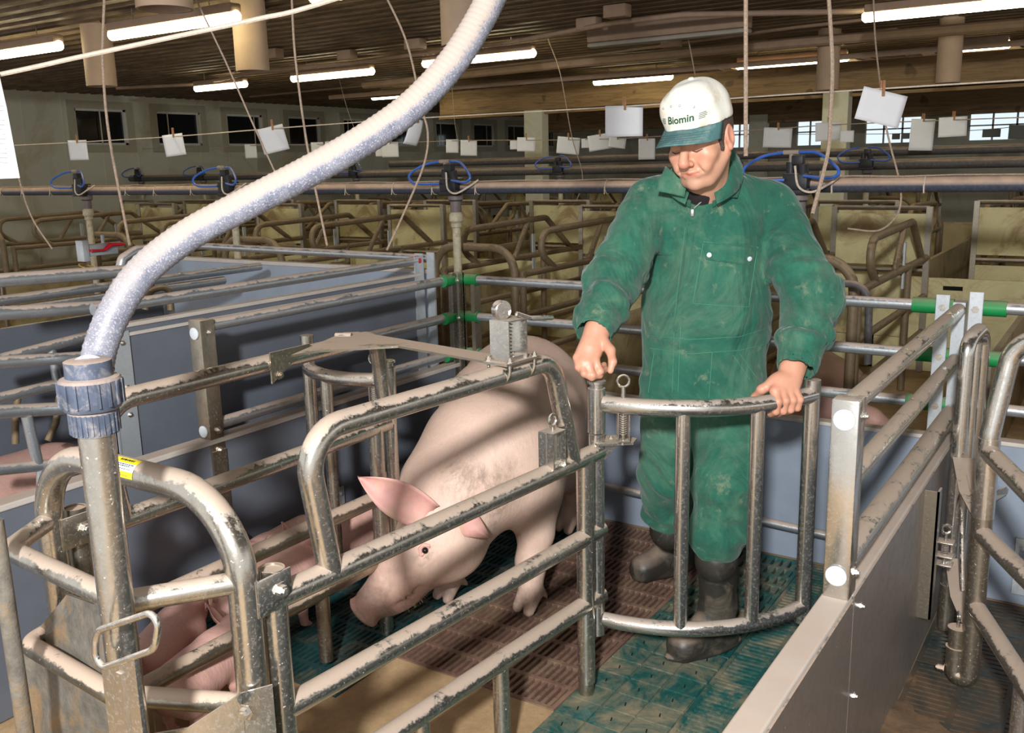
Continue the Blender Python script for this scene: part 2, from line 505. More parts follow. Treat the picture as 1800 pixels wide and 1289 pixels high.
# far wall with daylight windows
FY = 24.0
fw = [(-0.415, -0.335), (-0.300, -0.260), (-0.232, -0.180), (-0.138, -0.078), (-0.045, 0.012), (0.05, 0.11)]
wb = MB(); z0, z1 = 1.86, 2.50
ed = [-14.1]
for a, b in fw: ed += [a*FY, b*FY]
ed.append(7)
for i in range(0, len(ed), 2): wb.span((ed[i], FY, 0), (ed[i+1], FY+0.12, 2.85))
for a, b in fw:
    wb.span((a*FY, FY, 0), (b*FY, FY+0.12, z0)); wb.span((a*FY, FY, z1), (b*FY, FY+0.12, 2.85))
wb.build('wall_back', M['wall_green'], smooth=False, kind='structure')
for i, (a, b) in enumerate(fw):
    f = MB(); x0, x1 = a*FY, b*FY
    for t_ in np.linspace(0, 1, 4):
        xx = x0+(x1-x0)*t_; f.span((xx-0.02, FY+0.02, z0), (xx+0.02, FY+0.06, z1))
    f.span((x0, FY+0.02, (z0+z1)/2-0.015), (x1, FY+0.06, (z0+z1)/2+0.015))
    wo = f.build('window_%d' % (i+20), M['frame_bright'], smooth=False, kind='structure')
    p = MB(); p.span((x0, FY+0.07, z0), (x1, FY+0.08, z1)); p.build('pane', M['daylight'], wo, smooth=False)
# beams and their posts
for i, (by, za, zb, x0, x1) in enumerate(((12.6, 2.36, 2.75, -9.6, 7), (17.5, 2.20, 2.60, -11, 7), (20.5, 2.32, 2.6, -11, 7))):
    b = MB(); b.span((x0, by, za), (x1, by+0.18, zb), bev=0.01)
    if i == 0:
        b.span((x0, by-0.03, za-0.06), (x1, by+0.21, za-0.02))
    o = b.build('trim_%d' % (i+1), M['wood'], smooth=False, kind='structure')
for i, (pxl, py_) in enumerate(((1465, 12.5), (937, 12.5), (1330, 17.4), (1195, 17.4))):
    X = ray(pxl, 250)[0]/ray(pxl, 250)[1]*py_
    b = MB(); b.span((X-0.16, py_, 0), (X+0.16, py_+0.2, 2.36), bev=0.01); b.build('trim_%d' % (i+10), M['wall_green'], smooth=False, kind='structure')
# ------------------------------------------------------------------ slatted floor panels
def mat_slat(name, base, dirt, amt=0.5):
    t = NT(name); v = t.coord(out='Object')
    a = t.noise(5, v, 7, 0.72, 0.6); b = t.noise(45, v, 4, 0.7)
    c = t.ramp(b, [(0.3, tuple(x*0.6 for x in base[:3])+(1,)), (0.7, base)])
    c = t.mix(t.ramp(a, [(0.62-0.3*amt, 0.0), (0.86-0.3*amt, 0.9)]), c, dirt)
    t.set(Base_Color=c, Roughness=t.ramp(a, [(0.3, 0.35), (0.7, 0.75)])); t.bump(b, 0.3, 0.003); return t.m
M['slat_brown'] = mat_slat('brown_slat', srgb(128, 98, 84), srgb(146, 122, 96), 0.5)
M['slat_green'] = mat_slat('green_slat', srgb(34, 92, 86), srgb(156, 136, 106), 0.62)
M['slat_teal'] = mat_slat('dark_green_slat', srgb(32, 76, 76), srgb(124, 114, 96), 0.45)
M['slat_muck'] = mat_slat('soiled_slat', srgb(40, 52, 50), srgb(92, 72, 52), 0.8)

def slat_panel(x0, x1, y0, y1, mat, label, along='y', rowlen=0.115, bar=0.0115, gap=0.0115, rib=0.016, rail_every=None, solid=None):
    """a floor panel with real slots; slots run along `along`"""
    m = MB(); th = 0.03; ed = 0.014
    g = 0.0015
    x0 += g; x1 -= g; y0 += g; y1 -= g
    def bx(a0, a1, b0, b1, dz=0.0, lo=-th):
        if along == 'y': m.span((a0, b0, lo), (a1, b1, dz))
        else: m.span((b0, a0, lo), (b1, a1, dz))
    A0, A1, B0, B1 = (x0, x1, y0, y1) if along == 'y' else (y0, y1, x0, x1)
    # A is across the slots, B along them
    bx(A0, A1, B0, B0+ed); bx(A0, A1, B1-ed, B1); bx(A0, A0+ed, B0+ed, B1-ed); bx(A1-ed, A1, B0+ed, B1-ed)
    n = max(1, round((B1-B0-2*ed)/rowlen)); L = (B1-B0-2*ed)/n
    for i in range(1, n): bx(A0+ed, A1-ed, B0+ed+i*L-rib/2, B0+ed+i*L+rib/2, 0.0)
    k = int((A1-A0-2*ed)/(bar+gap)); p = (A1-A0-2*ed)/k
    for j in range(k):
        a = A0+ed+j*p+gap*p/(bar+gap)*0.5
        bx(a, a+p-gap*p/(bar+gap), B0+ed, B1-ed, -0.001)
    o = m.build('slatted_floor_panel', mat, smooth=False)
    return tag(o, label, 'floor panel', 'interlocking slatted floor panels of the pen')
def square_panel(x0, x1, y0, y1, label, nx, ny):
    m = MB(); g = 0.0015
    m.span((x0+g, y0+g, -0.03), (x1-g, y1-g, -0.004))
    dx, dy = (x1-x0)/nx, (y1-y0)/ny
    for i in range(nx):
        for j in range(ny):
            cx, cy = x0+(i+0.5)*dx, y0+(j+0.5)*dy
            m.span((cx-dx/2+0.004, cy-dy/2+0.004, -0.004), (cx+dx/2-0.004, cy+dy/2-0.004, 0.0))
    o = m.build('solid_floor_panel', M['slat_green'], smooth=False)
    tag(o, label, 'floor panel')
    h = MB()
    for i in range(nx):
        for j in range(ny):
            cx, cy = x0+(i+0.5)*dx, y0+(j+0.5)*dy
            h.box((cx, cy, 0.0003), (0.004, 0.018, 0.0006), X=(1, 0.3, 0), Y=(-0.3, 1, 0))
    h.build('drain_slot', M['dark_pit'], o, smooth=False)
    return o
slat_panel(-1.88, -1.28, 2.12, 2.72, M['slat_brown'], 'brown slatted floor panel at the sow\'s front foot, in front', 'y', 0.115)
slat_panel(-1.88, -1.28, 2.72, 3.52, M['slat_brown'], 'brown slatted floor panel behind the gate post, by the back wall', 'y', 0.115)
slat_panel(-2.62, -2.26, 1.84, 2.68, M['slat_teal'], 'dark slatted floor panel under the piglets along the left wall', 'y', 0.09)
slat_panel(-2.26, -1.88, 1.84, 2.68, M['slat_teal'], 'dark green slatted floor panel under the sow\'s snout', 'y', 0.09)
slat_panel(-2.62, -1.88, 2.68, 3.52, M['slat_teal'], 'dark green slatted floor panel under the sow\'s belly at the back', 'y', 0.09)
square_panel(-1.28, -0.95, 1.55, 2.12, 'green solid floor panel nearest the lens, beside the tan floor', 3, 6)
square_panel(-1.28, -0.95, 2.12, 2.66, 'green solid floor panel with square fields under the front boot', 3, 6)
slat_panel(-1.28, -0.95, 2.66, 3.52, M['slat_green'], 'green slatted floor panel with short slots between the two boots', 'y', 0.085, 0.02, 0.013)
slat_panel(-0.95, -0.50, 0.56, 1.55, M['slat_green'], 'green floor panel with cross slots in the near right corner', 'x', 0.095, 0.0135, 0.0095, 0.012)
slat_panel(-0.95, -0.50, 1.55, 2.53, M['slat_green'], 'green floor panel with long cross slots along the right wall', 'x', 0.095, 0.0135, 0.0095, 0.012)
slat_panel(-0.95, -0.50, 2.53, 3.52, M['slat_green'], 'green floor panel with long cross slots in the far right corner', 'x', 0.095, 0.0135, 0.0095, 0.012)
slat_panel(-0.444, 0.1, 2.35, 2.95, M['slat_muck'], 'mucky slatted floor panel of the right pen, nearer one', 'x', 0.14, 0.018, 0.008)
slat_panel(-0.444, 0.1, 2.95, 3.52, M['slat_muck'], 'mucky slatted floor panel of the right pen by the grey wall', 'x', 0.14, 0.018, 0.008)
slat_panel(0.1, 1.3, 2.35, 3.52, M['slat_muck'], 'mucky slatted floor panel at the far right', 'x', 0.14, 0.018, 0.008)
# muck lying on the right pen's floor
mk = MB()
n = 44
xs = np.linspace(-0.444, 0.9, n); ysm = np.linspace(1.2, 3.05, n)
V, F = [], []
for i, x in enumerate(xs):
    for j, y in enumerate(ysm):
        h = mnoise.noise(Vector((x*5, y*5, 0)))*0.5+mnoise.noise(Vector((x*17, y*17, 3)))*0.3+mnoise.noise(Vector((x*45, y*45, 3)))*0.12
        edge = min(1, max(0, (2.95-y+0.4*mnoise.noise(Vector((x*3, y*2, 7))))*1.4))
        V.append((x, y, -0.012+max(0, (h+0.58)*0.055)*edge))
for i in range(n-1):
    for j in range(n-1): F.append((i*n+j, (i+1)*n+j, (i+1)*n+j+1, i*n+j+1))
mo = mesh_obj('muck', V, F, M['muck'])
tag(mo, 'brown muck and straw lying on the right pen floor', 'muck', kind='stuff')

# ------------------------------------------------------------------ pen partitions
RZ = (1.04, 0.865, 0.687)          # heights of the three rails round the pen
def rail(name, a, b, r, mat, parent): return MB().tube([a, b], r, seg=18).build(name, mat, parent)
# left
lp = thing('pen_partition', (-2.65, 2.1, 0), 'grey low partition with three rails left of the sow', 'pen partition')
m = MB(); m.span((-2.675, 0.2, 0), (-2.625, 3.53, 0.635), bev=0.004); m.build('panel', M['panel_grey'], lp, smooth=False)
m = MB(); m.span((-2.682, 0.2, 0.625), (-2.618, 3.53, 0.645), bev=0.004); m.build('top_edge', M['panel_edge'], lp, smooth=False)
for z in RZ: rail('rail', (-2.65, 2.10, z), (-2.65, 3.50, z), 0.0215, M['galv'], lp)
m = MB(); m.box((-2.65, 2.085, 0.80), (0.062, 0.062, 0.53), bev=0.004); po = m.build('post', M['stainless_dirty'], lp)
m = MB()
for z in (1.02, 0.672): MB().lathe((-2.65, 2.053, z), (0, -1, 0), [(0, 0.021), (0.004, 0.021), (0.006, 0.016)], 20).build('end_cap', M['white_cap'], po)
bolts(M['stainless_clean'], po, [((-2.618, 2.09, z), (1, 0, 0), 0.009) for z in (1.02, 0.672, 0.60)])
m = MB(); m.span((-2.682, 2.055, 0.10), (-2.615, 2.115, 0.60)); m.build('stake', M['stainless_dirty'], lp, smooth=False)
m = MB(); m.box((-2.615, 2.66, 0.235), (0.008, 0.05, 0.10)); m.bolt((-2.611, 2.66, 0.26), (1, 0, 0)); m.build('bracket', M['galv_post'], lp)

# right
rp = thing('pen_partition', (-0.475, 2.1, 0), 'low partition clad in dull steel sheet right of the man', 'pen partition')
RX = -0.475
m = MB(); m.span((-0.502, 0.4, 0), (-0.452, 2.045, 0.592)); m.span((-0.502, 2.05, 0), (-0.452, 3.53, 0.592)); m.build('panel', M['panel_light'], rp, smooth=False)
m = MB(); m.span((-0.508, 0.4, 0.585), (-0.448, 2.045, 0.60), bev=0.004); m.span((-0.508, 2.05, 0.585), (-0.448, 3.53, 0.60), bev=0.004); m.build('top_edge', M['panel_edge'], rp, smooth=False)
m = MB(); m.span((-0.452, 0.4, 0.0), (-0.444, 2.043, 0.588)); m.span((-0.452, 2.05, 0.0), (-0.444, 3.50, 0.592)); m.build('sheet', M['steel_sheet'], rp, smooth=False)
bolts(M['stainless_clean'], rp, [((-0.444, y, z), (1, 0, 0), 0.006, 0.005) for y, z in ((2.12, 0.54), (2.10, 0.32), (2.10, 0.12), (1.75, 0.14), (3.0, 0.5))])
for z, r in ((1.035, 0.0235), (0.858, 0.0235), (0.668, 0.03)): rail('rail', (RX, 2.06, z), (RX, 3.52, z), r, M['stainless'], rp)
m = MB(); m.box((RX, 2.035, 0.827), (0.058, 0.062, 0.455), bev=0.004); po = m.build('post', M['stainless_clean'], rp)
m = MB()
for z in (1.012, 0.655): MB().lathe((RX, 2.003, z), (0, -1, 0), [(0, 0.023), (0.004, 0.023), (0.007, 0.017)], 22).build('end_cap', M['white_cap'], po)
bolts(M['stainless_clean'], po, [((RX+0.029, 2.04, z), (1, 0, 0), 0.009) for z in (1.015, 0.655)])
# channel and hinge brackets on the sheet
m = MB(); yb = 3.05
m.span((-0.444, 2.90, 0.17), (-0.404, 2.906, 0.58)); m.span((-0.410, 2.90, 0.17), (-0.404, 2.95, 0.58)); m.build('channel', M['stainless_dirty'], rp, smooth=False)

# back wall
bp = thing('pen_partition', (-1.55, 3.55, 0), 'pale grey low back partition with three bright rails behind the man', 'pen partition')
m = MB(); m.span((-2.53, 3.53, 0), (-0.50, 3.57, 0.565), bev=0.004); m.build('panel', M['panel_light'], bp, smooth=False)
m = MB(); m.span((-2.53, 3.522, 0.562), (-0.50, 3.578, 0.578), bev=0.004); m.build('top_edge', M['panel_edge'], bp, smooth=False)
for z in RZ: rail('rail', (-2.58, 3.56, z), (-0.50, 3.56, z), 0.0205, M['galv'], bp)
m = MB(); m.tube([(-1.95, 3.46, 0.19), (-0.66, 3.46, 0.145), (-0.66, 3.53, 0.145)], 0.017, 0.02); pr = m.build('piglet_bar', M['galv'], bp)
m = MB(); m.span((-0.62, 3.515, 0.02), (-0.585, 3.53, 0.20)); m.bolt((-0.60, 3.515, 0.175), (0, -1, 0), 0.008); m.bolt((-0.60, 3.515, 0.05), (0, -1, 0), 0.008); m.build('bracket', M['galv_post'], bp)
# corner posts with clamps
def corner(x, y, label, sx, bright):
    c = thing('corner_post', (x, y, 0), label, 'post')
    mt = M['galv_post']
    if sx < 0:
        m = MB(); m.span((x-0.02, y-0.05, 0), (x-0.012, y+0.01, 1.075)); m.span((x+0.012, y-0.05, 0), (x+0.02, y+0.01, 1.075)); m.span((x-0.02, y-0.012, 0), (x+0.02, y-0.004, 1.075)); m.build('post', M['stainless'], c, smooth=False)
        for dx in (-0.075, 0.055):
            m = MB(); m.span((x+dx, y+0.0, 0.3), (x+dx+0.02, y+0.05, 1.02)); m.build('strut', M['stainless_dirty'], c, smooth=False)
    else:
        m = MB(); m.span((x-0.085, y-0.036, 0.3), (x-0.04, y-0.028, 1.085), bev=0.002); m.build('strap', mt, c, smooth=False)
        m = MB(); m.span((x+0.02, y-0.036, 0.3), (x+0.065, y-0.028, 1.10), bev=0.002); m.build('strap', mt, c, smooth=False)
        m = MB(); m.span((x-0.03, y-0.03, 0), (x+0.01, y+0.03, 1.06)); m.build('post', M['galv_post'], c, smooth=False)
    for z in RZ:
        a_, b_, dy_ = (x-0.016, x+0.016, 0.05) if sx < 0 else (x-0.062, x+0.042, 0.037)
        bolts(M['stainless_clean'], c, [((q, y-dy_, z), (0, -1, 0), 0.0085, 0.006) for q in (a_, b_)])
    for z in RZ:
        m = MB()
        if sx < 0:
            m.tube([(x+0.02, y+0.02, z), (x+0.085, y+0.02, z)], 0.0275, seg=18)
            m.build('sleeve', M['green_clip'], c, label='green rubber sleeve')
            m = MB(); m.tube([(x-0.03, y-0.10, z), (x-0.03, y-0.03, z)], 0.0275, seg=18)
        else:
            m.tube([(x-0.165, y, z), (x-0.03, y, z)], 0.0275, seg=18)
            m.build('sleeve', M['green_clip'], c, label='green rubber sleeve')
            m = MB(); m.tube([(x+0.03, y, z+0.002), (x+0.135, y, z+0.002)], 0.0275, seg=18)
        m.build('sleeve', M['green_clip'], c, label='green rubber sleeve')
    return c
corner(-2.61, 3.54, 'dark steel corner post with green rubber sleeves behind the sow', -1, False)
corner(-0.465, 3.56, 'pale corner post with green rubber sleeves at the right of the man', 1, True)
# next pen's back wall, to the right
bp2 = thing('pen_partition', (0.6, 3.55, 0), 'pale grey back partition of the right pen at the picture edge', 'pen partition')
m = MB(); m.span((-0.42, 3.53, 0), (1.8, 3.57, 0.575), bev=0.004); m.build('panel', M['panel_light'], bp2, smooth=False)
m = MB(); m.span((-0.42, 3.522, 0.572), (1.8, 3.578, 0.588), bev=0.004); m.build('top_edge', M['panel_edge'], bp2, smooth=False)
for z in RZ: rail('rail', (-0.42, 3.56, z+0.004), (1.8, 3.56, z+0.004), 0.0205, M['galv'], bp2)
m = MB(); m.tube([(-0.16, 3.47, 0.20), (1.2, 3.44, 0.14)], 0.017); m.build('piglet_bar', M['galv'], bp2)
m = MB(); m.span((-0.235, 3.512, 0.045), (-0.185, 3.53, 0.25)); m.bolt((-0.21, 3.512, 0.22), (0, -1, 0), 0.009); m.bolt((-0.21, 3.512, 0.075), (0, -1, 0), 0.009)
m.tube([(-0.21, 3.52, 0.20), (-0.16, 3.47, 0.20)], 0.018); m.build('bracket', M['galv_post'], bp2)

# ------------------------------------------------------------------ farrowing crate
cr = thing('farrowing_crate', (-1.65, 1.7, 0), 'dusty steel tube farrowing crate around the sow, gate swung open', 'farrowing crate')
SS = M['stainless']
def R_(y, z, off=0.0): return A3(-1.245-0.0875*(2.25-y)+off, y, z)     # right side plane
LX = -2.02
def L_(y, z, off=0.0): return A3(LX+off, y, z)
TR = 0.026
# right side
m = MB()
m.tube([R_(1.165, 0.0), R_(1.165, 0.80)], TR, seg=18, cap=False)
m.lathe(R_(1.165, 0.80), (0, 0, 1), [(0, TR), (0.004, TR), (0.004, TR-0.004), (-0.08, TR-0.004)], 20)
m.build('front_post', SS, cr)
for z, y1 in ((0.74, 2.325), (0.497, 2.335), (0.287, 2.335)):
    MB().tube([R_(1.165, z), R_(y1, z)], TR, seg=18).build('side_rail', SS, cr)
MB().tube([R_(1.31, 0.74), R_(1.262, 1.05), R_(2.10, 1.05), R_(2.19, 0.74)], TR, 0.085, seg=18, n=9).build('top_hoop', SS, cr)
m = MB(); m.tube([R_(2.255, 0.035), R_(2.255, 0.74)], TR, seg=18); rpst = m.build('rear_post', SS, cr)
m = MB(); m.tube([R_(2.252, 0.0), R_(2.2535, 0.24)], 0.0235, seg=18); m.build('foot', M['stainless_dirty'], cr)
m = MB(); m.tube([R_(1.853, 0.0), R_(1.853, 0.285)], 0.0225, seg=16); m.build('foot', M['stainless'], cr)
m = MB(); m.tube([R_(1.55, 0.0), R_(1.55, 0.285)], 0.0225, seg=16); m.build('foot', M['stainless'], cr)
# bolt housing on the right side rail
m = MB(); c = R_(2.09, 0.805)
ud = unit(R_(1, 0)-R_(0, 0)); un = np.cross(ud, (0, 0, 1))
m.box(c-ud*0.0, (0.052, 0.004, 0.10), X=ud, Y=un); 
m.box(R_(2.07, 0.805), (0.004, 0.05, 0.10), X=ud, Y=un); m.box(R_(2.125, 0.805), (0.004, 0.05, 0.10), X=ud, Y=un)
m.box(R_(2.097, 0.855), (0.058, 0.05, 0.004), X=ud, Y=un); lk = m.build('latch_housing', M['stainless_clean'], cr, smooth=False)
m = MB(); m.ring(R_(2.10, 0.885), un, 0.016, 0.004); m.cyl(R_(2.10, 0.85), R_(2.10, 0.872), 0.005); m.build('eye_bolt', M['stainless_clean'], lk)
# front hoop
HY = 1.10
m = MB(); m.tube([A3(-1.985, HY, 0), A3(-1.985, HY, 0.965), A3(-1.347, HY, 0.965), A3(-1.347, HY, 0)], 0.030, 0.17, seg=20, n=12); hp = m.build('front_hoop', SS, cr)
m = MB(); m.tube([L_(1.17, 0.0, 0.02), L_(1.17, 0.80, 0.02)], TR, seg=18, cap=False)
m.lathe(L_(1.17, 0.80, 0.02), (0, 0, 1), [(0, TR), (0.004, TR), (0.004, TR-0.004), (-0.08, TR-0.004)], 20); m.build('front_post', M['stainless_dirty'], cr)
for (x, sx) in ((-1.347, 1), (-1.985, 1)):
    m = MB(); yb = 1.135
    m.box((x+0.031, 1.148, 0.765), (0.005, 0.085, 0.075), bev=0.002); m.box((x+0.012, 1.108, 0.765), (0.04, 0.006, 0.075))
    cl = m.build('clamp_plate', M['stainless_clean'] if x > -1.5 else M['stainless_dirty'], cr)
    m = MB(); m.bolt((x+0.034, 1.16, 0.765), (1, 0, 0), 0.012, 0.012); m.build('bolt', M['stainless_clean'], cl)
# bumper loops in front of the hoop
m = MB(); m.tube([A3(-1.985, 1.10, 0.80), A3(-1.895, 0.955, 0.80), A3(-1.47, 0.925, 0.80), A3(-1.352, 1.09, 0.80)], 0.0215, 0.035, seg=16); m.build('bumper_loop', SS, cr)
lo = [at_z(125, 1060, 0.545), at_z(48, 1133, 0.545), at_z(200, 1222, 0.545), at_z(432, 1212, 0.545)]
m = MB(); m.tube([A3(-1.985, 1.10, 0.545), lo[1], lo[2], A3(-1.352, 1.09, 0.545)], 0.0215, 0.04, seg=16); m.build('bumper_loop', M['stainless_dirty'], cr)
# sticker on the hoop
def mat_sticker():
    t = NT('yellow_sticker'); v = t.coord((1, 1, 1))
    t.set(Base_Color=srgb(236, 214, 30), Roughness=0.4); return t.m
M['sticker'] = mat_sticker()
M['ink'] = mat_plain('dark_ink', srgb(24, 30, 40), 0.5, 0.02)
def hoop_patch(x0, x1, a0, a1, mat, name, parent, rr=0.0306):
    m = MB(); V = []; F = []; n = 10
    for i in range(n+1):
        a = a0+(a1-a0)*i/n
        for x in (x0, x1): V.append((x, HY-math.cos(a)*rr, 0.965+math.sin(a)*rr))
    for i in range(n): F.append((2*i, 2*i+1, 2*i+3, 2*i+2))
    m.add(V, F); return m.build(name, mat, parent)
st = hoop_patch(-1.69, -1.615, 0.02, 1.5, M['sticker'], 'sticker', hp)
st['label'] = 'yellow sticker with blue lettering'
hoop_patch(-1.69, -1.615, 0.45, 1.02, M['white_cap'], 'sticker_field', st, 0.0307)
m = MB()
def hoop_line(x0, x1, a, h, rr=0.0309):
    V = []
    for aa in (a-h, a+h):
        for x in (x0, x1): V.append((x, HY-math.cos(aa)*rr, 0.965+math.sin(aa)*rr))
    m.add(V, [(0, 1, 3, 2)])
for (a, x0, x1, h) in ((1.28, -1.675, -1.63, 0.09), (0.92, -1.688, -1.622, 0.03), (0.80, -1.688, -1.63, 0.03), (0.60, -1.685, -1.625, 0.02), (0.30, -1.68, -1.65, 0.025), (0.18, -1.69, -1.63, 0.02)):
    x = x0
    while x < x1:
        w = random.uniform(0.003, 0.009); hoop_line(x, min(x1, x+w), a, h); x += w+0.0015
m.build('printed_lines', M['ink'], st)
# left side
Lp = lambda x, y: at_x(x, y, LX)
for z, y0, y1 in ((0.725, 1.165, 2.30), (0.485, 1.165, 2.30), (0.265, 1.165, 2.30)):
    MB().tube([L_(y0, z), L_(y1, z)], TR, seg=18).build('side_rail', M['stainless_dirty'] if z < 0.6 else SS, cr)
ltop = Lp(520, 624)
m = MB(); m.tube([L_(1.30, 0.725), L_(1.262, 1.024), L_(ltop[1]+0.03, 1.024)], TR, 0.09, seg=18, n=9); m.build('top_hoop', SS, cr)
lr0 = Lp(668, 615); lr1 = Lp(676, 880)
m = MB(); m.tube([L_(ltop[1], 1.024), L_(lr0[1]-0.02, 1.024), L_(lr0[1]+0.02, 0.725)], TR, 0.06, seg=18); m.build('top_hoop', SS, cr)
m = MB(); m.tube([L_(2.24, 0.0), L_(2.24, 0.725)], TR, seg=18); m.build('rear_post', SS, cr)
for y in (1.30, 1.95): 
    m = MB(); m.tube([L_(y, 0.03), L_(y, 0.27)], 0.0225, seg=16); m.build('foot', M['stainless_dirty'], cr)
# inner uprights of the left side
def gate(hx, hy, ex, ey, ztop, zbot, bow, name, label, mat, parent, uprights, endtop):
    h = A3(hx, hy, 0); e = A3(ex, ey, 0); d = e-h; nrm = unit(np.cross(d, (0, 0, 1)))*bow
    def p(t, z): return h+d*t+nrm*(4*t*(1-t))+A3(0, 0, z)
    m = MB(); m.tube([p(t, ztop) for t in np.linspace(0.03, 1, 13)], 0.0245, seg=18)
    g = m.build(name, mat, parent, label=label)
    MB().tube([p(t, zbot) for t in np.linspace(0.03, 1, 13)], 0.0225, seg=18).build('bottom_bar', mat, g)
    for t in uprights:
        MB().tube([p(t, zbot+0.005), p(t, ztop-0.005)], 0.0205, seg=16).build('upright', mat, g)
    m = MB(); m.tube([p(1, zbot-0.05), p(1, endtop)], 0.0235, seg=18); m.build('end_post', mat, g)
    m = MB(); m.tube([h+A3(0, 0, zbot-0.05), h+A3(0, 0, ztop-0.09)], 0.0225, seg=18); m.build('hinge_post', mat, g)
    m = MB(); m.lathe(h+A3(0, 0, ztop-0.085), (0, 0, 1), [(0, 0.0255), (0.13, 0.0255), (0.13, 0.019), (0.145, 0.019), (0.145, 0.027), (0.152, 0.027)], 20); m.build('hinge_sleeve', M['stainless_clean'], g)
    # spring bolt on the top bar and the plate it drops into
    q = p(0.11, 0); qz = lambda z: q+A3(0, 0, z)
    m = MB(); m.ring(qz(ztop+0.072), nrm if bow else (0, 1, 0), 0.017, 0.0035); m.cyl(qz(ztop+0.02), qz(ztop+0.057), 0.006)
    m.cyl(qz(ztop-0.115), qz(ztop+0.03), 0.005)
    for k in range(9): m.ring(qz(ztop-0.03-k*0.0065), (0, 0, 1), 0.0095, 0.0022, 10, 5)
    dd = unit(d)
    for s in (-1, 1): m.box(qz(ztop-0.06)+dd*0.016*s, (0.003, 0.022, 0.085), X=dd, Y=nrm)
    m.box(qz(ztop-0.103), (0.035, 0.024, 0.004), X=dd, Y=nrm)
    m.build('spring_bolt', M['stainless_clean'], g)
    m = MB(); un = unit(np.cross(d, (0, 0, 1)))
    c = h+A3(0, 0, ztop-0.115)
    poly = [c-un*0.03, c+dd*0.02-un*0.055, c+dd*0.085-un*0.05, c+dd*0.12-un*0.01, c+dd*0.10+un*0.035, c+un*0.035, c-dd*0.02]
    m.plate(poly, 0.006); m.bolt(c+dd*0.045-un*0.02+A3(0, 0, 0.003), (0, 0, 1), 0.006, 0.003)
    m.plate([c+dd*0.01, c+dd*0.07, c+dd*0.01-A3(0, 0, 0.07)], 0.006)
    m.build('hinge_plate', M['stainless'], g)
    return g
hR = R_(2.315, 0)
gate(hR[0], hR[1], -0.735, 2.70, 0.885, 0.217, 0.105, 'rear_gate', 'bright tube gate held open by the man', M['stainless_clean'], cr, (0.36, 0.70), 0.93)
e0 = at_z(543, 648, 0.87)
gate(LX, 2.315, e0[0], e0[1], 0.87, 0.20, -0.06, 'rear_gate', 'second gate folded back to the left wall', M['stainless'], cr, (0.62,), 0.99)
# cross brace on top
zt = 1.065
m = MB()
P_ = lambda x, y: at_z(x, y, zt)
m.plate([P_(512, 626), P_(604, 586), P_(630, 585), P_(905, 631), P_(903, 646), P_(700, 610), P_(560, 618)], 0.006)
m.build('cross_brace', M['stainless_dirty'], cr)
m = MB(); e = P_(527, 624)
q0 = L_(e[1], 1.06, 0.028); q1 = L_(P_(640, 612)[1], 1.06, 0.028)
m.plate([q0, q1, L_(q1[1], 1.035, 0.028), L_(q1[1]-0.05, 1.03, 0.028), L_(e[1], 0.97, 0.028)], 0.005); m.bolt(L_(e[1]+0.03, 0.99, 0.03), (1, 0, 0))
MB().tube([P_(590, 592), P_(618, 592)], 0.012).build('brace_sleeve', M['stainless_dirty'], cr); m.build('brace_plate', M['stainless_dirty'], cr)
# latch block on the right top rail
c = R_(1.93, 1.05); m = MB()
m.box(c+A3(0, 0, 0.032), (0.075, 0.135, 0.006), X=un, Y=ud)
for s in (-1, 1):
    yq = 1.93+s*0.05
    m.tube([R_(yq, 1.09, -0.032), R_(yq, 1.05, -0.031), R_(yq, 1.018, 0), R_(yq, 1.05, 0.031), R_(yq, 1.09, 0.032)], 0.004, 0.03, seg=8)
    m.bolt(R_(yq, 1.085, 0.032), (0, 0, 1), 0.007, 0.008); m.bolt(R_(yq, 1.085, -0.032), (0, 0, 1), 0.007, 0.008)
lb = m.build('latch_base', M['stainless'], cr)
m = MB()
for dy, dx in ((-0.035, 0), (0.035, 0)): m.box(R_(1.92+dy, 1.135), (0.06, 0.004, 0.10), X=un, Y=ud)
m.box(R_(1.92, 1.185), (0.06, 0.074, 0.004), X=un, Y=ud); m.box(R_(1.92, 1.09), (0.05, 0.07, 0.01), X=un, Y=ud)
for k in range(9): m.ring(R_(1.92, 1.10+k*0.009), (0, 0, 1), 0.010, 0.0025, 10, 5)
m.build('latch_box', M['stainless_clean'], cr, smooth=False)
m = MB(); k0 = R_(1.92, 1.21); m.lathe(k0-un*0.02-ud*0.01, un+ud*-0.3, [(0, 0.024), (0.018, 0.024), (0.018, 0.021), (0.022, 0.021)], 22)
m.tube([R_(1.925, 1.20, 0.02), R_(1.96, 1.185, 0.035), R_(2.06, 1.172, 0.03)], 0.0065, 0.02, seg=10); m.build('latch_lever', M['stainless_clean'], cr)
# trough at the front
m = MB(); pl = at_y
m.plate([at_y(120, 1045, 1.06), at_y(168, 1062, 1.03), at_y(196, 1180, 1.0), at_y(215, 1310, 1.0), at_y(55, 1310, 1.02), at_y(42, 1140, 1.03)], 0.008); m.build('trough_front', M['mud_metal'], cr, smooth=False)
m = MB()
a0, a1 = at_y(425, 1218, 1.06), at_y(330, 1280, 0.98)
m.plate([a0, a1, a1-A3(0.35, 0.25, 0.06), a1-A3(0.35, 0.25, 0.35), a0-A3(0, 0, 0.40)], 0.005)
m.plate([a0, a0+A3(0.035, 0.045, 0.005), a0+A3(0.035, 0.045, -0.4), a0-A3(0, 0, 0.4)], 0.004)
m.bolt(at_y(432, 1252, 1.045), (0.3, -1, 0), 0.011, 0.012)
m.build('trough_side', M['stainless_clean'], cr, smooth=False)
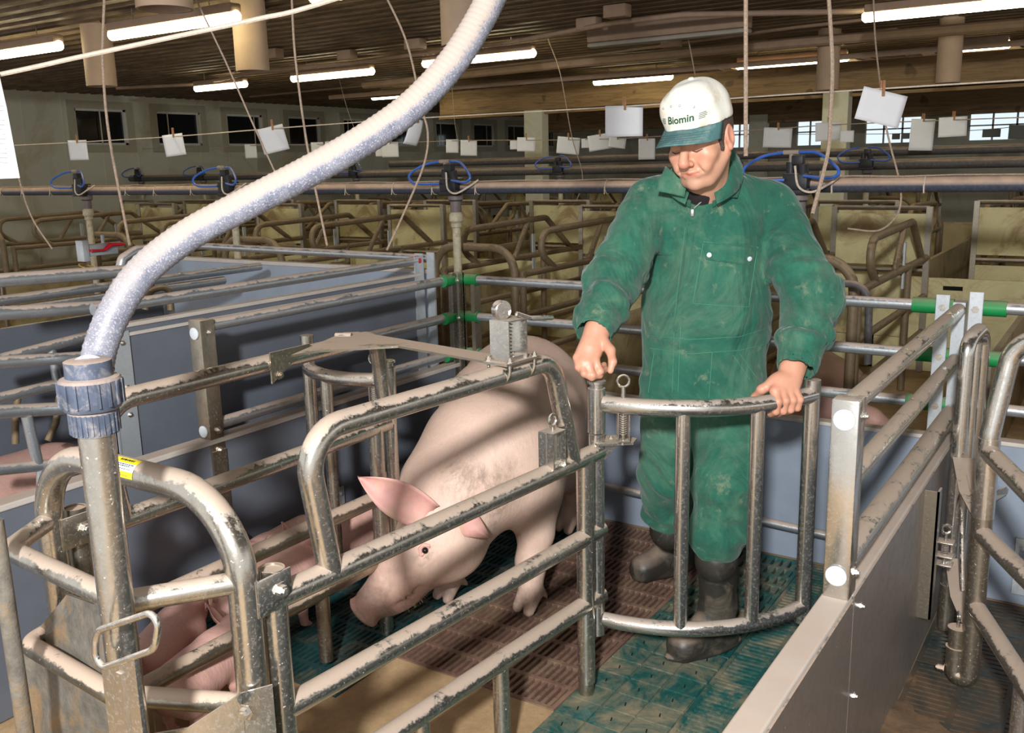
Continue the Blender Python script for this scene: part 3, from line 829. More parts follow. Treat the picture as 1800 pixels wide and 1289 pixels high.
# drain slide with a ring handle
yh = 0.82
H_ = lambda x, y: at_y(x, y, yh)
m = MB(); m.tube([H_(168, 1180), H_(168, 1110), H_(282, 1072), H_(272, 1142)], 0.0058, 0.045, seg=12, closed=True, n=10)
hd = m.build('slide_handle', M['stainless_clean'], cr)
a, b = H_(180, 1168), H_(238, 1152)
m = MB(); m.plate([a, b, b-A3(0, 0, 0.3)+unit(b-a)*0.0, a-A3(0, 0, 0.3)], 0.006, n=(0, 1, 0)); m.box((a+b)/2+A3(0.005, -0.004, -0.19), (0.014, 0.006, 0.34)); m.build('slide_bar', M['stainless_clean'], cr, smooth=False)

# ------------------------------------------------------------------ feed pipe and hose
fp = thing('feed_pipe', (-1.405, 0.875, 0), 'upright steel feed pipe with a pale ribbed hose arching overhead', 'feed pipe')
m = MB(); m.tube([A3(-1.405, 0.875, 0.12), A3(-1.405, 0.875, 1.15)], 0.029, seg=22); m.build('pipe', M['stainless'], fp)
cz0 = 1.142
m = MB(); m.lathe(A3(-1.405, 0.875, cz0), (0, 0, 1), [(0, 0.034), (0.0, 0.037), (0.036, 0.039), (0.040, 0.036), (0.042, 0.044), (0.050, 0.048), (0.090, 0.049), (0.094, 0.046), (0.096, 0.037), (0.122, 0.037), (0.124, 0.032)], 36)
for k in range(18):
    a = 2*PI*k/18
    m.box(A3(-1.405+0.0495*math.cos(a), 0.875+0.0495*math.sin(a), cz0+0.070), (0.004, 0.004, 0.040), X=(math.cos(a), math.sin(a), 0), Y=(-math.sin(a), math.cos(a), 0))
for k in range(28):
    a = 2*PI*k/28
    m.box(A3(-1.405+0.0385*math.cos(a), 0.875+0.0385*math.sin(a), cz0+0.02), (0.003, 0.003, 0.034), X=(math.cos(a), math.sin(a), 0), Y=(-math.sin(a), math.cos(a), 0))
m.build('coupling', M['coupling'], fp)
HP = [(166.5, 690, 0), (168, 655, 1.752), (177, 610, 1.755), (204, 545, 1.765), (252, 476, 1.78), (332, 413, 1.80), (430, 360, 1.82), (540, 303, 1.84), (640, 246, 1.86), (722, 188, 1.88), (789, 118, 1.90), (836, 48, 1.92), (872, -25, 1.94), (900, -110, 1.96), (920, -200, 1.99)]
ctrl = [A3(-1.405, 0.875, cz0+0.10)]+[at_d(*h) for h in HP[1:]]
ctrl += [ctrl[-1]+A3(0.0, 0.02, 0.18), A3(ctrl[-1][0]+0.01, ctrl[-1][1]+0.03, 2.84)]
def catmull(P, per=24):
    P = [2*P[0]-P[1]]+list(P)+[2*P[-1]-P[-2]]; out = []
    for i in range(1, len(P)-2):
        for k in range(per):
            t = k/per
            out.append(0.5*((2*P[i])+(-P[i-1]+P[i+1])*t+(2*P[i-1]-5*P[i]+4*P[i+1]-P[i+2])*t*t+(-P[i-1]+3*P[i]-3*P[i+1]+P[i+2])*t**3))
    out.append(P[-2]); return out
def resample(P, step):
    P = np.array(P); L = np.r_[0, np.cumsum(np.linalg.norm(np.diff(P, axis=0), axis=1))]
    s = np.arange(0, L[-1], step)
    return [np.array([np.interp(x, L, P[:, k]) for k in range(3)]) for x in s]
HOSE = resample(catmull(ctrl), 0.0042)
rad = [0.0305+0.0008*math.cos(2*PI*i/3) for i in range(len(HOSE))]
def mat_hose():
    t = NT('pale_ribbed_hose'); v = t.coord()
    up = t.up(-0.25, 0.30)
    n = t.noise(26, v, 5, 0.7); f = t.noise(300, v, 2, 0.5); big = t.noise(5, v, 2)
    tc = t.n('ShaderNodeTexCoord'); sp = t.n('ShaderNodeSeparateXYZ'); t.l(tc.outputs['Object'], sp.inputs[0])
    # settled feed dust: everywhere but the low, handled end by the coupling
    mr = t.n('ShaderNodeMapRange'); mr.inputs[1].default_value = 1.30; mr.inputs[2].default_value = 1.48; t.l(sp.outputs['Z'], mr.inputs[0])
    d = t.math('ADD', up, t.math('MULTIPLY', t.math('SUBTRACT', n, 0.5), 0.8)); d = t.math('MULTIPLY', t.ramp(d, [(0.25, 0.0), (0.75, 1.0)]), t.math('ADD', t.math('MULTIPLY', mr.outputs[0], 0.85), 0.15))
    base = t.mix(t.ramp(f, [(0.52, 0.0), (0.7, 0.55)]), t.ramp(n, [(0.3, srgb(92, 96, 112)), (0.7, srgb(132, 134, 146))]), srgb(200, 195, 194))
    c = t.mix(d, base, srgb(166, 152, 141))
    t.set(Base_Color=c, Roughness=t.math('ADD', t.math('MULTIPLY', d, 0.5), 0.38)); t.bump(f, 0.25, 0.002); return t.m
M['hose'] = mat_hose()
m = MB(); m.tube(HOSE, rad, seg=24); m.build('hose', M['hose'], fp)
# ------------------------------------------------------------------ smooth bodies: blended rounded shapes turned into one skin
def smin(a, b, k):
    if k <= 0: return np.minimum(a, b)
    h = np.clip(0.5+0.5*(a-b)/k, 0, 1)
    return a*(1-h)+b*h-k*h*(1-h)
class Body:
    def __init__(s, lo, hi, h):
        s.lo = np.array(lo, float); s.h = h
        n = np.ceil((np.array(hi, float)-s.lo)/h).astype(int)+1
        s.ax = [s.lo[i]+np.arange(n[i])*h for i in range(3)]
        s.D = np.full(n, 10.0)
    def _sl(s, lo, hi, m):
        out = []
        for i in range(3):
            a = int(np.floor((lo[i]-m-s.lo[i])/s.h)); b = int(np.ceil((hi[i]+m-s.lo[i])/s.h))+1
            out.append(slice(max(a, 0), max(min(b, len(s.ax[i])), 0)))
        return tuple(out)
    def _grid(s, sl):
        return (s.ax[0][sl[0]][:, None, None], s.ax[1][sl[1]][None, :, None], s.ax[2][sl[2]][None, None, :])
    def _apply(s, sl, d, k, cut=False):
        if cut: s.D[sl] = -smin(-s.D[sl], d, k)
        else: s.D[sl] = smin(s.D[sl], d, k)
    def limb(s, a, b, ra, rb, k=0.02, cut=False, flat=None):
        a, b = np.array(a, float), np.array(b, float); R = max(ra, rb)
        sl = s._sl(np.minimum(a, b)-R, np.maximum(a, b)+R, max(k, 0)+3*s.h)
        if any(q.stop <= q.start for q in sl): return s
        X, Y, Z = s._grid(sl); d = b-a; L2 = max(d@d, 1e-12)
        px, py, pz = X-a[0], Y-a[1], Z-a[2]
        t = np.clip((px*d[0]+py*d[1]+pz*d[2])/L2, 0, 1)
        qx, qy, qz = px-d[0]*t, py-d[1]*t, pz-d[2]*t
        if flat is not None:      # flat = (axis, factor): squash across axis
            ax_, f = unit(flat[0]), flat[1]
            c = qx*ax_[0]+qy*ax_[1]+qz*ax_[2]; e = (1/f-1)*c
            qx, qy, qz = qx+ax_[0]*e, qy+ax_[1]*e, qz+ax_[2]*e
        dist = np.sqrt(qx*qx+qy*qy+qz*qz)-(ra+(rb-ra)*t)
        s._apply(sl, dist, k, cut); return s
    def chain(s, pts, rs, k=0.02, flat=None):
        for i in range(len(pts)-1): s.limb(pts[i], pts[i+1], rs[i], rs[i+1], k, flat=flat)
        return s
    def ell(s, c, r, k=0.02, X=(1, 0, 0), Y=(0, 1, 0), Z=(0, 0, 1), cut=False):
        c, r = np.array(c, float), np.array(r, float); R = r.max()
        sl = s._sl(c-R, c+R, max(k, 0)+3*s.h)
        if any(q.stop <= q.start for q in sl): return s
        gx, gy, gz = s._grid(sl); px, py, pz = gx-c[0], gy-c[1], gz-c[2]
        q = []
        for ax_ in (X, Y, Z):
            ax_ = unit(ax_); q.append(px*ax_[0]+py*ax_[1]+pz*ax_[2])
        k0 = np.sqrt((q[0]/r[0])**2+(q[1]/r[1])**2+(q[2]/r[2])**2)
        k1 = np.sqrt((q[0]/r[0]**2)**2+(q[1]/r[1]**2)**2+(q[2]/r[2]**2)**2)
        d = np.where(k1 > 1e-9, k0*(k0-1)/np.maximum(k1, 1e-9), -R)
        s._apply(sl, d, k, cut); return s
    def half(s, p, n):
        """cut everything on the +n side of the plane through p"""
        X, Y, Z = s._grid((slice(None),)*3); n = unit(n)
        s.D = np.maximum(s.D, (X-p[0])*n[0]+(Y-p[1])*n[1]+(Z-p[2])*n[2]); return s
    def warp(s, fn, band=0.05):
        m = np.abs(s.D) < band
        idx = np.argwhere(m)
        P = s.lo+idx*s.h
        s.D[m] += fn(P); return s
    def skin(s, smooth=1):
        D = s.D; ins = D < 0
        n = np.array(D.shape)
        c = np.zeros(n-1, int)
        for dx in (0, 1):
            for dy in (0, 1):
                for dz in (0, 1): c += ins[dx:n[0]-1+dx, dy:n[1]-1+dy, dz:n[2]-1+dz]
        act = (c > 0) & (c < 8); cells = np.argwhere(act)
        idm = np.full(n-1, -1); idm[act] = np.arange(len(cells))
        acc = np.zeros((len(cells), 3)); cnt = np.zeros(len(cells))
        for ax_ in range(3):
            o1, o2 = [q for q in range(3) if q != ax_]
            for u in (0, 1):
                for v in (0, 1):
                    p = cells.copy(); p[:, o1] += u; p[:, o2] += v
                    q = p.copy(); q[:, ax_] += 1
                    a, b = D[tuple(p.T)], D[tuple(q.T)]
                    m = (a < 0) != (b < 0)
                    t = np.where(m, a/np.where(np.abs(a-b) < 1e-12, 1, a-b), 0)
                    e = p.astype(float); e[:, ax_] += t
                    acc[m] += e[m]; cnt[m] += 1
        V = s.lo+acc/cnt[:, None]*s.h
        F = []
        for ax_ in range(3):
            o1, o2 = [(1, 2), (2, 0), (0, 1)][ax_]
            sl0 = [slice(1, -1)]*3; sl0[ax_] = slice(0, -1)
            sl1 = [slice(1, -1)]*3; sl1[ax_] = slice(1, None)
            A, B = ins[tuple(sl0)], ins[tuple(sl1)]
            off = np.array([1, 1, 1]); off[ax_] = 0
            for flag, mask in ((False, A & ~B), (True, ~A & B)):
                e = np.argwhere(mask)+off
                if len(e) == 0: continue
                q = []
                for du, dv in ((-1, -1), (0, -1), (0, 0), (-1, 0)):
                    cc = e.copy(); cc[:, o1] += du; cc[:, o2] += dv
                    q.append(idm[tuple(cc.T)])
                q = np.stack(q, 1)
                if flag: q = q[:, ::-1]
                F.append(q)
        F = np.vstack(F)
        for _ in range(smooth):
            S = np.zeros_like(V); N = np.zeros(len(V))
            for k in range(4):
                a, b = F[:, k], F[:, (k+1) % 4]
                np.add.at(S, a, V[b]); np.add.at(N, a, 1); np.add.at(S, b, V[a]); np.add.at(N, b, 1)
            V = V*0.5+0.5*S/np.maximum(N, 1)[:, None]
        return V, F.tolist()
def join(parts):
    V, F, n = [], [], 0
    for v, f in parts:
        V.append(np.asarray(v)); F += [tuple(int(i)+n for i in q) for q in f]; n += len(v)
    return np.vstack(V), F
def paint(o, name, vals):
    a = o.data.attributes.new(name, 'FLOAT', 'POINT'); a.data.foreach_set('value', np.asarray(vals, float))
def leaf(base, tip, wdir, width, thick=0.008, cup=0.02, bend=0.0, nu=12, nv=8, tipw=0.1):
    """an ear: a cupped leaf from base to tip"""
    base, tip = np.array(base, float), np.array(tip, float)
    ax_ = unit(tip-base); w = unit(np.array(wdir, float)-(np.array(wdir, float)@ax_)*ax_); nn = np.cross(ax_, w); L = np.linalg.norm(tip-base)
    V = []; F = []
    for side in (1, -1):
        for i in range(nu+1):
            u = i/nu
            ww = width*(0.62+0.55*math.sin(min(1, u*1.5)*PI*0.5))*(1-u**2.6)*(1-tipw)+width*tipw*(1-u)
            for j in range(nv+1):
                v = -1+2*j/nv
                p = base+ax_*L*u+w*ww*v*0.5+nn*(cup*v*v*(1-u*0.6)+bend*u*u)+nn*side*thick*0.5*(1-0.7*v*v)*(1-0.6*u)
                V.append(p)
    q = (nu+1)*(nv+1)
    for i in range(nu):
        for j in range(nv):
            a = i*(nv+1)+j; F.append((a, a+1, a+nv+2, a+nv+1)); F.append((q+a, q+a+nv+1, q+a+nv+2, q+a+1))
    for i in range(nu):
        for j in (0, nv):
            a = i*(nv+1)+j; b = a+nv+1
            F.append((a, b, q+b, q+a) if j == 0 else (a, q+a, q+b, b))
    for j in range(nv):
        a = nu*(nv+1)+j; F.append((a, a+1, q+a+1, q+a))
        F.append((j, q+j, q+j+1, j+1))
    return np.array(V), F
# ------------------------------------------------------------------ the sow
def mat_pig(name, base, flush, hair, dirt_amt):
    t = NT(name); v = t.coord()
    a = t.noise(4, v, 5, 0.6); hairn = t.noise(1, t.coord((90, 90, 30)), 4, 0.7); d = t.noise(7, v, 7, 0.75, 0.5)
    at = t.n('ShaderNodeAttribute', attribute_name='flush'); bt = t.n('ShaderNodeAttribute', attribute_name='soil')
    c = t.ramp(a, [(0.32, base), (0.68, tuple(min(1, x*1.08) for x in base[:3])+(1,))])
    c = t.mix(at.outputs['Fac'], c, flush)
    c = t.mix(t.math('MULTIPLY', t.ramp(hairn, [(0.42, 0.0), (0.75, 1.0)]), 0.45), c, hair)
    soil = t.math('MULTIPLY', bt.outputs['Fac'], t.ramp(d, [(0.42, 0.0), (0.64, 1.0)]))
    c = t.mix(t.math('MULTIPLY', soil, dirt_amt), c, srgb(92, 72, 52))
    t.set(Base_Color=c, Roughness=0.55); t.b.inputs['Subsurface Weight'].default_value = 0.08
    t.b.inputs['Subsurface Radius'].default_value = (0.02, 0.008, 0.005); t.b.inputs['Subsurface Scale'].default_value = 0.3
    t.bump(t.math('ADD', hairn, t.math('MULTIPLY', d, 0.4)), 0.4, 0.005); return t.m
M['pig'] = mat_pig('sow_hide', srgb(212, 180, 164), srgb(216, 150, 140), srgb(222, 202, 172), 0.85)
M['piglet'] = mat_pig('piglet_hide', srgb(214, 170, 156), srgb(206, 142, 134), srgb(224, 192, 174), 0.3)
M['pig_pink'] = mat_plain('sow_snout_skin', srgb(206, 138, 130), 0.4, 0.1, 30, spec=0.5)
M['hoof'] = mat_plain('hoof_horn', srgb(190, 152, 112), 0.6, 0.15, 40, dirt=srgb(110, 84, 60), dscale=30)
M['eye'] = mat_plain('dark_eye', srgb(34, 22, 20), 0.15, 0.05)
M['bristle'] = mat_plain('pale_bristle', srgb(214, 186, 146), 0.6, 0.1)

sow = thing('sow', (-1.9, 2.8, 0), 'large pink sow with lowered head standing in the crate', 'pig')
b = Body((-2.55, 1.95, -0.02), (-1.35, 3.85, 1.02), 0.0115)
SH, MID, HIP, RUMP = A3(-1.83, 2.64, 0.55), A3(-1.955, 2.95, 0.565), A3(-2.045, 3.18, 0.60), A3(-2.075, 3.31, 0.575)
ax = unit(HIP-SH); sd = unit(np.cross(ax, (0, 0, 1)))
b.limb(SH, MID, 0.235, 0.27, 0.05); b.limb(MID, HIP, 0.27, 0.255, 0.08); b.limb(HIP, RUMP, 0.255, 0.185, 0.08)
b.ell(MID+A3(0, -0.05, -0.09), (0.26, 0.42, 0.23), 0.08, X=sd, Y=ax)
# hams and shoulders
for s in (1, -1):
    b.ell(HIP+sd*0.13*s+ax*0.06+A3(0, 0, -0.12), (0.14, 0.20, 0.25), 0.07, X=sd, Y=ax)
    b.ell(SH+sd*0.14*s+A3(0, 0, -0.08), (0.11, 0.16, 0.22), 0.07, X=sd, Y=ax)
# neck and head, nose down to the floor
NK, HD, SN, DISC = A3(-1.865, 2.455, 0.455), A3(-1.862, 2.345, 0.345), A3(-1.955, 2.25, 0.205), A3(-2.025, 2.188, 0.128)
b.limb(SH+A3(-0.0, -0.04, 0.0), NK, 0.225, 0.185, 0.07)
b.limb(NK, HD, 0.185, 0.150, 0.07)
hx = unit(DISC-HD); hs = unit(np.cross(hx, (0, 0, 1))); hu = np.cross(hs, hx)
b.limb(HD, SN, 0.142, 0.092, 0.05); b.limb(SN, DISC, 0.088, 0.063, 0.03)
for s in (1, -1):
    b.ell(HD+hs*0.075*s-hu*0.055-hx*0.02, (0.075, 0.105, 0.085), 0.05, X=hs, Y=hx, Z=hu)     # jowls
    b.ell(HD+hs*0.085*s+hu*0.055+hx*0.055, (0.035, 0.045, 0.03), 0.03, X=hs, Y=hx, Z=hu)     # brow
    b.ell(HD+hs*0.096*s+hu*0.045+hx*0.075, (0.020, 0.026, 0.017), 0.012, X=hs, Y=hx, Z=hu, cut=True)  # eye socket
b.ell(SN-hu*0.055+hx*0.01, (0.055, 0.11, 0.035), 0.03, X=hs, Y=hx, Z=hu)                   # lower jaw
# forehead dish
b.ell(HD+hu*0.15+hx*0.10, (0.07, 0.10, 0.06), 0.05, X=hs, Y=hx, Z=hu, cut=True)
# snout disc
b.ell(DISC+hx*0.048, (0.076, 0.018, 0.064), 0.008, X=hs, Y=hx, Z=hu)
for s in (1, -1): b.ell(DISC+hx*0.066+hs*0.027*s-hu*0.004, (0.013, 0.02, 0.018), 0.005, X=hs, Y=hx, Z=hu, cut=True)
# mouth crease
b.limb(DISC+hx*0.02+hs*0.062-hu*0.036, SN-hx*0.05+hs*0.086-hu*0.035, 0.007, 0.007, 0.008, cut=True)
b.limb(DISC+hx*0.02-hs*0.062-hu*0.036, SN-hx*0.05-hs*0.086-hu*0.035, 0.007, 0.007, 0.008, cut=True)
# neck folds
for k in range(3): b.limb(NK+hs*0.17-hx*0.02*k-hu*0.03*k, NK+hs*0.10-hx*0.02*k-hu*0.16, 0.008, 0.006, 0.02, cut=True)
# legs
def pig_leg(P, rs, toe, k=0.03):
    b.chain(P, rs, k)
    f = np.array(P[-1]); t = unit(toe); s_ = unit(np.cross(t, (0, 0, 1)))
    for s in (1, -1):
        b.limb(f+A3(0, 0, 0.0)+s_*0.022*s, A3(f[0], f[1], 0.022)+t*0.042+s_*0.026*s, 0.028, 0.021, 0.008)
        b.limb(f-t*0.03+s_*0.03*s+A3(0, 0, 0.0), f-t*0.052+s_*0.034*s-A3(0, 0, 0.03), 0.014, 0.009, 0.008)
FT = A3(-0.15, -1, 0)
pig_leg([A3(-1.70, 2.68, 0.44), A3(-1.672, 2.665, 0.28), A3(-1.675, 2.635, 0.18), A3(-1.668, 2.615, 0.075)], [0.105, 0.062, 0.053, 0.043], FT)
pig_leg([A3(-1.95, 2.62, 0.44), A3(-1.972, 2.60, 0.28), A3(-1.975, 2.57, 0.18), A3(-1.975, 2.55, 0.075)], [0.10, 0.060, 0.052, 0.042], FT)
pig_leg([HIP+sd*0.15+ax*0.05-A3(0, 0, 0.22), A3(-1.90, 3.20, 0.30), A3(-1.915, 3.36, 0.21), A3(-1.92, 3.335, 0.07)], [0.115, 0.075, 0.045, 0.04], FT)
pig_leg([HIP-sd*0.15+ax*0.05-A3(0, 0, 0.22), A3(-2.21, 3.16, 0.30), A3(-2.22, 3.33, 0.21), A3(-2.22, 3.30, 0.07)], [0.115, 0.075, 0.045, 0.04], FT)
# teats
for k in range(5):
    for s in (1, -1):
        q = MID+ax*(0.06-0.09*k)+sd*0.10*s-A3(0, 0, 0.30-0.012*abs(k-2))
        b.limb(q+A3(0, 0, 0.05), q-A3(0, 0, 0.02), 0.018, 0.010, 0.015)
V, F = b.skin(1)
so = mesh_obj('body', V, F, M['pig'], sow, sharp=0)
flush = np.zeros(len(V)); soil = np.zeros(len(V))
dh = np.linalg.norm(V-(SN-hu*0.02), axis=1); flush += np.clip(1-dh/0.17, 0, 1)*0.75
dd_ = np.linalg.norm(V-(DISC+hx*0.05), axis=1); flush = np.maximum(flush, np.clip(1.3-dd_/0.075, 0, 1))
soil += np.clip(1-dh/0.22, 0, 1)*0.35
from mathutils.bvhtree import BVHTree
SB = BVHTree.FromPolygons([tuple(q) for q in V], [tuple(q) for q in F])
for (x_, y_, r_) in ((868, 862, 0.11), (810, 840, 0.08), (850, 915, 0.09), (745, 975, 0.05)):
    h_ = SB.ray_cast(Vector(EYE), Vector(ray(x_, y_)).normalized())[0]
    if h_ is not None: soil += np.clip(1.25-np.linalg.norm(V-np.array(h_), axis=1)/r_, 0, 1)
soil += np.clip(1-V[:, 2]/0.30, 0, 1)*0.6 + 0.10
paint(so, 'flush', np.clip(flush, 0, 1)); paint(so, 'soil', np.clip(soil, 0, 1))
def ear(base, tip, wdir, width, cup, bend, parent, mat, nm='ear', thick=0.012):
    v, f = leaf(base, tip, wdir, width, thick, cup, bend)
    return mesh_obj(nm, v, f, mat, parent, sharp=0)
M['ear'] = mat_plain('ear_skin', srgb(218, 164, 154), 0.5, 0.08, 14, dirt=srgb(196, 170, 140), dscale=20)
e1b = HD-hs*0.130+hu*0.105-hx*0.06
ear(e1b+hs*0.03, at_d(629, 842, 2.97), hu*0.3-hx, 0.135, -0.035, 0.03, sow, M['ear'])
e2b = HD+hs*0.085+hu*0.125-hx*0.06
e2 = at_d(838, 936, 2.93)
ear(e2b-hs*0.02, e2, hu*0.2-hx, 0.135, -0.035, -0.05, sow, M['ear'])
h_, n_, i_, d_ = SB.ray_cast(Vector(EYE), Vector(ray(746, 966)).normalized())
eR = np.array(h_); off_ = eR-HD; eL = eR-hs*2*(off_@hs)
for s, e_ in ((1, eR), (-1, eL)):
    nn_ = unit(hs*s*0.8+hu*0.4); MB().ball(e_-nn_*0.006, (0.0105,)*3, 16, 10).build('eye', M['eye'], sow)
    m = MB()
    for q_ in (1, -1):
        m.tube([e_-hx*0.022-nn_*0.006, e_-hx*0.008+hu*0.0095*q_+nn_*0.004, e_+hx*0.008+hu*0.0085*q_+nn_*0.004, e_+hx*0.022-nn_*0.004-hu*0.004], [0.005, 0.0075, 0.0070, 0.005], seg=8)
    m.build('eyelids', M['ear'], sow)
m = MB()
random.seed(3)
for k in range(150):
    a = random.uniform(-1, 1); q = SN-hu*0.082+hs*0.055*a+hx*random.uniform(-0.11, 0.04)+hu*0.03*abs(a)
    dirn = unit(-hu+hs*a*0.8+hx*random.uniform(-0.2, 0.7)); L = random.uniform(0.015, 0.036)
    m.tube([q, q+dirn*L*0.6, q+dirn*L+A3(0, 0, -0.004)], [0.0007, 0.0006, 0.0003], seg=3, cap=False)
br = m.build('chin_bristles', M['bristle'], sow); br['kind'] = 'stuff'
m = MB(); tb = RUMP+ax*0.14+A3(0, 0, 0.10)
m.tube([tb, tb+ax*0.05+A3(0, 0, -0.02), tb+ax*0.06+sd*0.03-A3(0, 0, 0.09), tb+ax*0.04-A3(0, 0, 0.15)], [0.016, 0.013, 0.010, 0.006], seg=10); m.build('tail', M['pig'], sow)

# ------------------------------------------------------------------ piglets
def piglet_body(lying=False):
    b = Body((-0.13, -0.30, -0.02), (0.13, 0.36, 0.36), 0.0062)
    z0 = 0.175
    b.limb((0, -0.14, z0), (0, 0.06, z0), 0.078, 0.080, 0.03); b.ell((0, -0.05, z0-0.02), (0.078, 0.17, 0.078), 0.03)
    b.limb((0, 0.06, z0), (0, 0.155, z0+0.025), 0.075, 0.060, 0.03)
    b.limb((0, 0.16, z0+0.03), (0, 0.215, z0+0.015), 0.058, 0.042, 0.02); b.limb((0, 0.215, z0+0.012), (0, 0.265, z0-0.008), 0.036, 0.025, 0.015)
    b.ell((0, 0.272, z0-0.01), (0.027, 0.010, 0.022), 0.005)
    for s in (1, -1): b.ell((0.010*s, 0.283, z0-0.01), (0.005, 0.008, 0.006), 0.003, cut=True)
    for s in (1, -1):
        b.ell((0.045*s, -0.12, z0-0.03), (0.045, 0.075, 0.075), 0.02); b.ell((0.045*s, 0.07, z0-0.025), (0.038, 0.05, 0.065), 0.02)
        b.chain([(0.052*s, -0.11, 0.12), (0.052*s, -0.085, 0.085), (0.05*s, -0.135, 0.058), (0.05*s, -0.125, 0.018)], [0.034, 0.022, 0.015, 0.014], 0.012)
        b.chain([(0.05*s, 0.07, 0.13), (0.05*s, 0.065, 0.075), (0.05*s, 0.07, 0.018)], [0.030, 0.018, 0.014], 0.012)
        for f in (-0.125, 0.07):
            for q in (1, -1): b.limb((0.05*s+0.006*q, f, 0.016), (0.05*s+0.008*q, f+0.02, 0.007), 0.010, 0.007, 0.003)
    return b.skin(1)
PIG0 = piglet_body()
def make_piglet(loc, rz, label, scale=1.0):
    p = thing('piglet', (0, 0, 0), label, 'piglet', 'piglets in the pen')
    o = mesh_obj('body', PIG0[0], PIG0[1], M['piglet'], p, sharp=0)
    v = PIG0[0]
    paint(o, 'flush', np.clip(0.2+np.clip((v[:, 1]-0.16)*5, 0, 0.6)+np.clip(0.10-v[:, 2], 0, 1)*4, 0, 1)); paint(o, 'soil', np.clip(0.5-v[:, 2]*2, 0, 1))
    for s in (1, -1):
        vv, ff = leaf((0.035*s, 0.135, 0.235), (0.085*s, 0.135, 0.30), (0.5*s, 1, 0.1), 0.058, 0.005, 0.012*s, 0.0)
        mesh_obj('ear', vv, ff, M['ear'], p, sharp=0)
        MB().ball((0.043*s, 0.205, 0.205), 0.006, 10, 6).build('eye', M['eye'], p)
    MB().tube([(0, -0.215, 0.20), (0, -0.235, 0.215), (0.012, -0.245, 0.20), (0.0, -0.25, 0.19), (-0.01, -0.245, 0.205)], [0.007, 0.006, 0.005, 0.004, 0.003], seg=8).build('tail', M['piglet'], p)
    p.location = Vector(loc); p.rotation_euler = (0, 0, rz); p.scale = (scale,)*3
    return p
pg = make_piglet((-2.335, 2.03, 0), math.radians(2), 'piglet standing side-on behind the near crate post, hind end to the left', 1.12)
def piglet_copy(loc, rz, label, s):
    c = copy_tree(pg); c.location = Vector(loc); c.rotation_euler = (0, 0, rz); c.scale = (s,)*3; c['label'] = label; return c
piglet_copy((-2.50, 2.22, 0), math.radians(188), 'reddish piglet against the grey wall behind the side-on piglet', 1.1)
piglet_copy((-2.42, 2.62, 0), math.radians(-8), 'piglet farthest back, under the sow\'s raised ear', 1.15)
piglet_copy((-2.345, 1.62, 0), math.radians(28), 'piglet seen from behind, its back right beside the feed pipe and ring handle', 0.95)
piglet_copy((-2.135, 1.585, 0), math.radians(14), 'piglet seen from behind, just left of the hoop\'s right leg', 0.92)
piglet_copy((-2.16, 1.24, 0), math.radians(35), 'frontmost piglet, mostly hidden behind the trough plate', 1.05)
# ------------------------------------------------------------------ the man in green coveralls
from mathutils.bvhtree import BVHTree
Q = at_d
man = thing('person', (-1.15, 2.8, 0), 'person in dusty green coverall and white cap looking down, hand on the gate', 'person')
FACE = unit(A3(0.33, -0.94, 0)); SIDE = unit(A3(0.94, 0.33, 0))         # chest direction, his left
toward = -unit(A3(MC[2][0], MC[2][1], 0))                                  # from him to the photographer

def mat_cloth():
    t = NT('green_work_cloth'); v = t.coord()
    a = t.noise(7, v, 6, 0.7, 0.4); w = t.noise(220, v, 2, 0.5); s = t.noise(3.2, v, 7, 0.75, 0.7); p = t.noise(13, v, 6, 0.7, 0.3)
    c = t.ramp(a, [(0.3, srgb(29, 78, 64)), (0.7, srgb(46, 104, 84))])
    c = t.mix(t.math('MULTIPLY', t.ramp(s, [(0.46, 0.0), (0.70, 1.0)]), 0.50), c, srgb(112, 134, 108))
    c = t.mix(t.math('MULTIPLY', t.ramp(p, [(0.60, 0.0), (0.74, 1.0)]), 0.6), c, srgb(150, 148, 122))
    t.set(Base_Color=c, Roughness=0.85); t.b.inputs['Specular IOR Level'].default_value = 0.2
    t.b.inputs['Sheen Weight'].default_value = 0.15
    fold = t.noise(5.5, t.coord((1, 1, 0.55)), 3, 0.55, 1.4)
    t.bump(t.math('ADD', t.math('MULTIPLY', fold, 6.0), t.math('MULTIPLY', w, 0.10)), 0.55, 0.010); return t.m
M['cloth'] = mat_cloth()
M['stitch'] = mat_plain('pale_stitching', srgb(74, 138, 112), 0.8, 0.1)
def mat_skin():
    t = NT('skin'); v = t.coord()
    a = t.noise(18, v, 4, 0.6); f = t.noise(260, v, 2, 0.5)
    at = t.n('ShaderNodeAttribute', attribute_name='flush'); bt = t.n('ShaderNodeAttribute', attribute_name='stubble')
    c = t.ramp(a, [(0.3, srgb(196, 144, 116)), (0.7, srgb(212, 162, 134))])
    c = t.mix(at.outputs['Fac'], c, srgb(186, 98, 84)); c = t.mix(t.math('MULTIPLY', bt.outputs['Fac'], 0.45), c, srgb(140, 108, 94))
    t.set(Base_Color=c, Roughness=0.46); t.b.inputs['Subsurface Weight'].default_value = 0.08
    t.b.inputs['Subsurface Radius'].default_value = (0.012, 0.005, 0.003); t.b.inputs['Subsurface Scale'].default_value = 0.3
    t.bump(t.math('ADD', f, a), 0.10, 0.002); return t.m
M['skin'] = mat_skin()
M['hair'] = mat_plain('short_grey_brown_hair', srgb(84, 70, 60), 0.6, 0.3, 160, bump=0.6)
M['cap'] = mat_plain('white_cap_cloth', srgb(226, 224, 212), 0.85, 0.04, 9, dirt=srgb(206, 190, 164), dscale=9, bump=0.15)
M['visor'] = mat_plain('faded_green_visor', srgb(74, 112, 112), 0.8, 0.1, 22, dirt=srgb(124, 144, 140), dscale=12, bump=0.1)
M['cap_ink'] = mat_plain('dark_green_print', srgb(16, 78, 52), 0.7, 0.05)
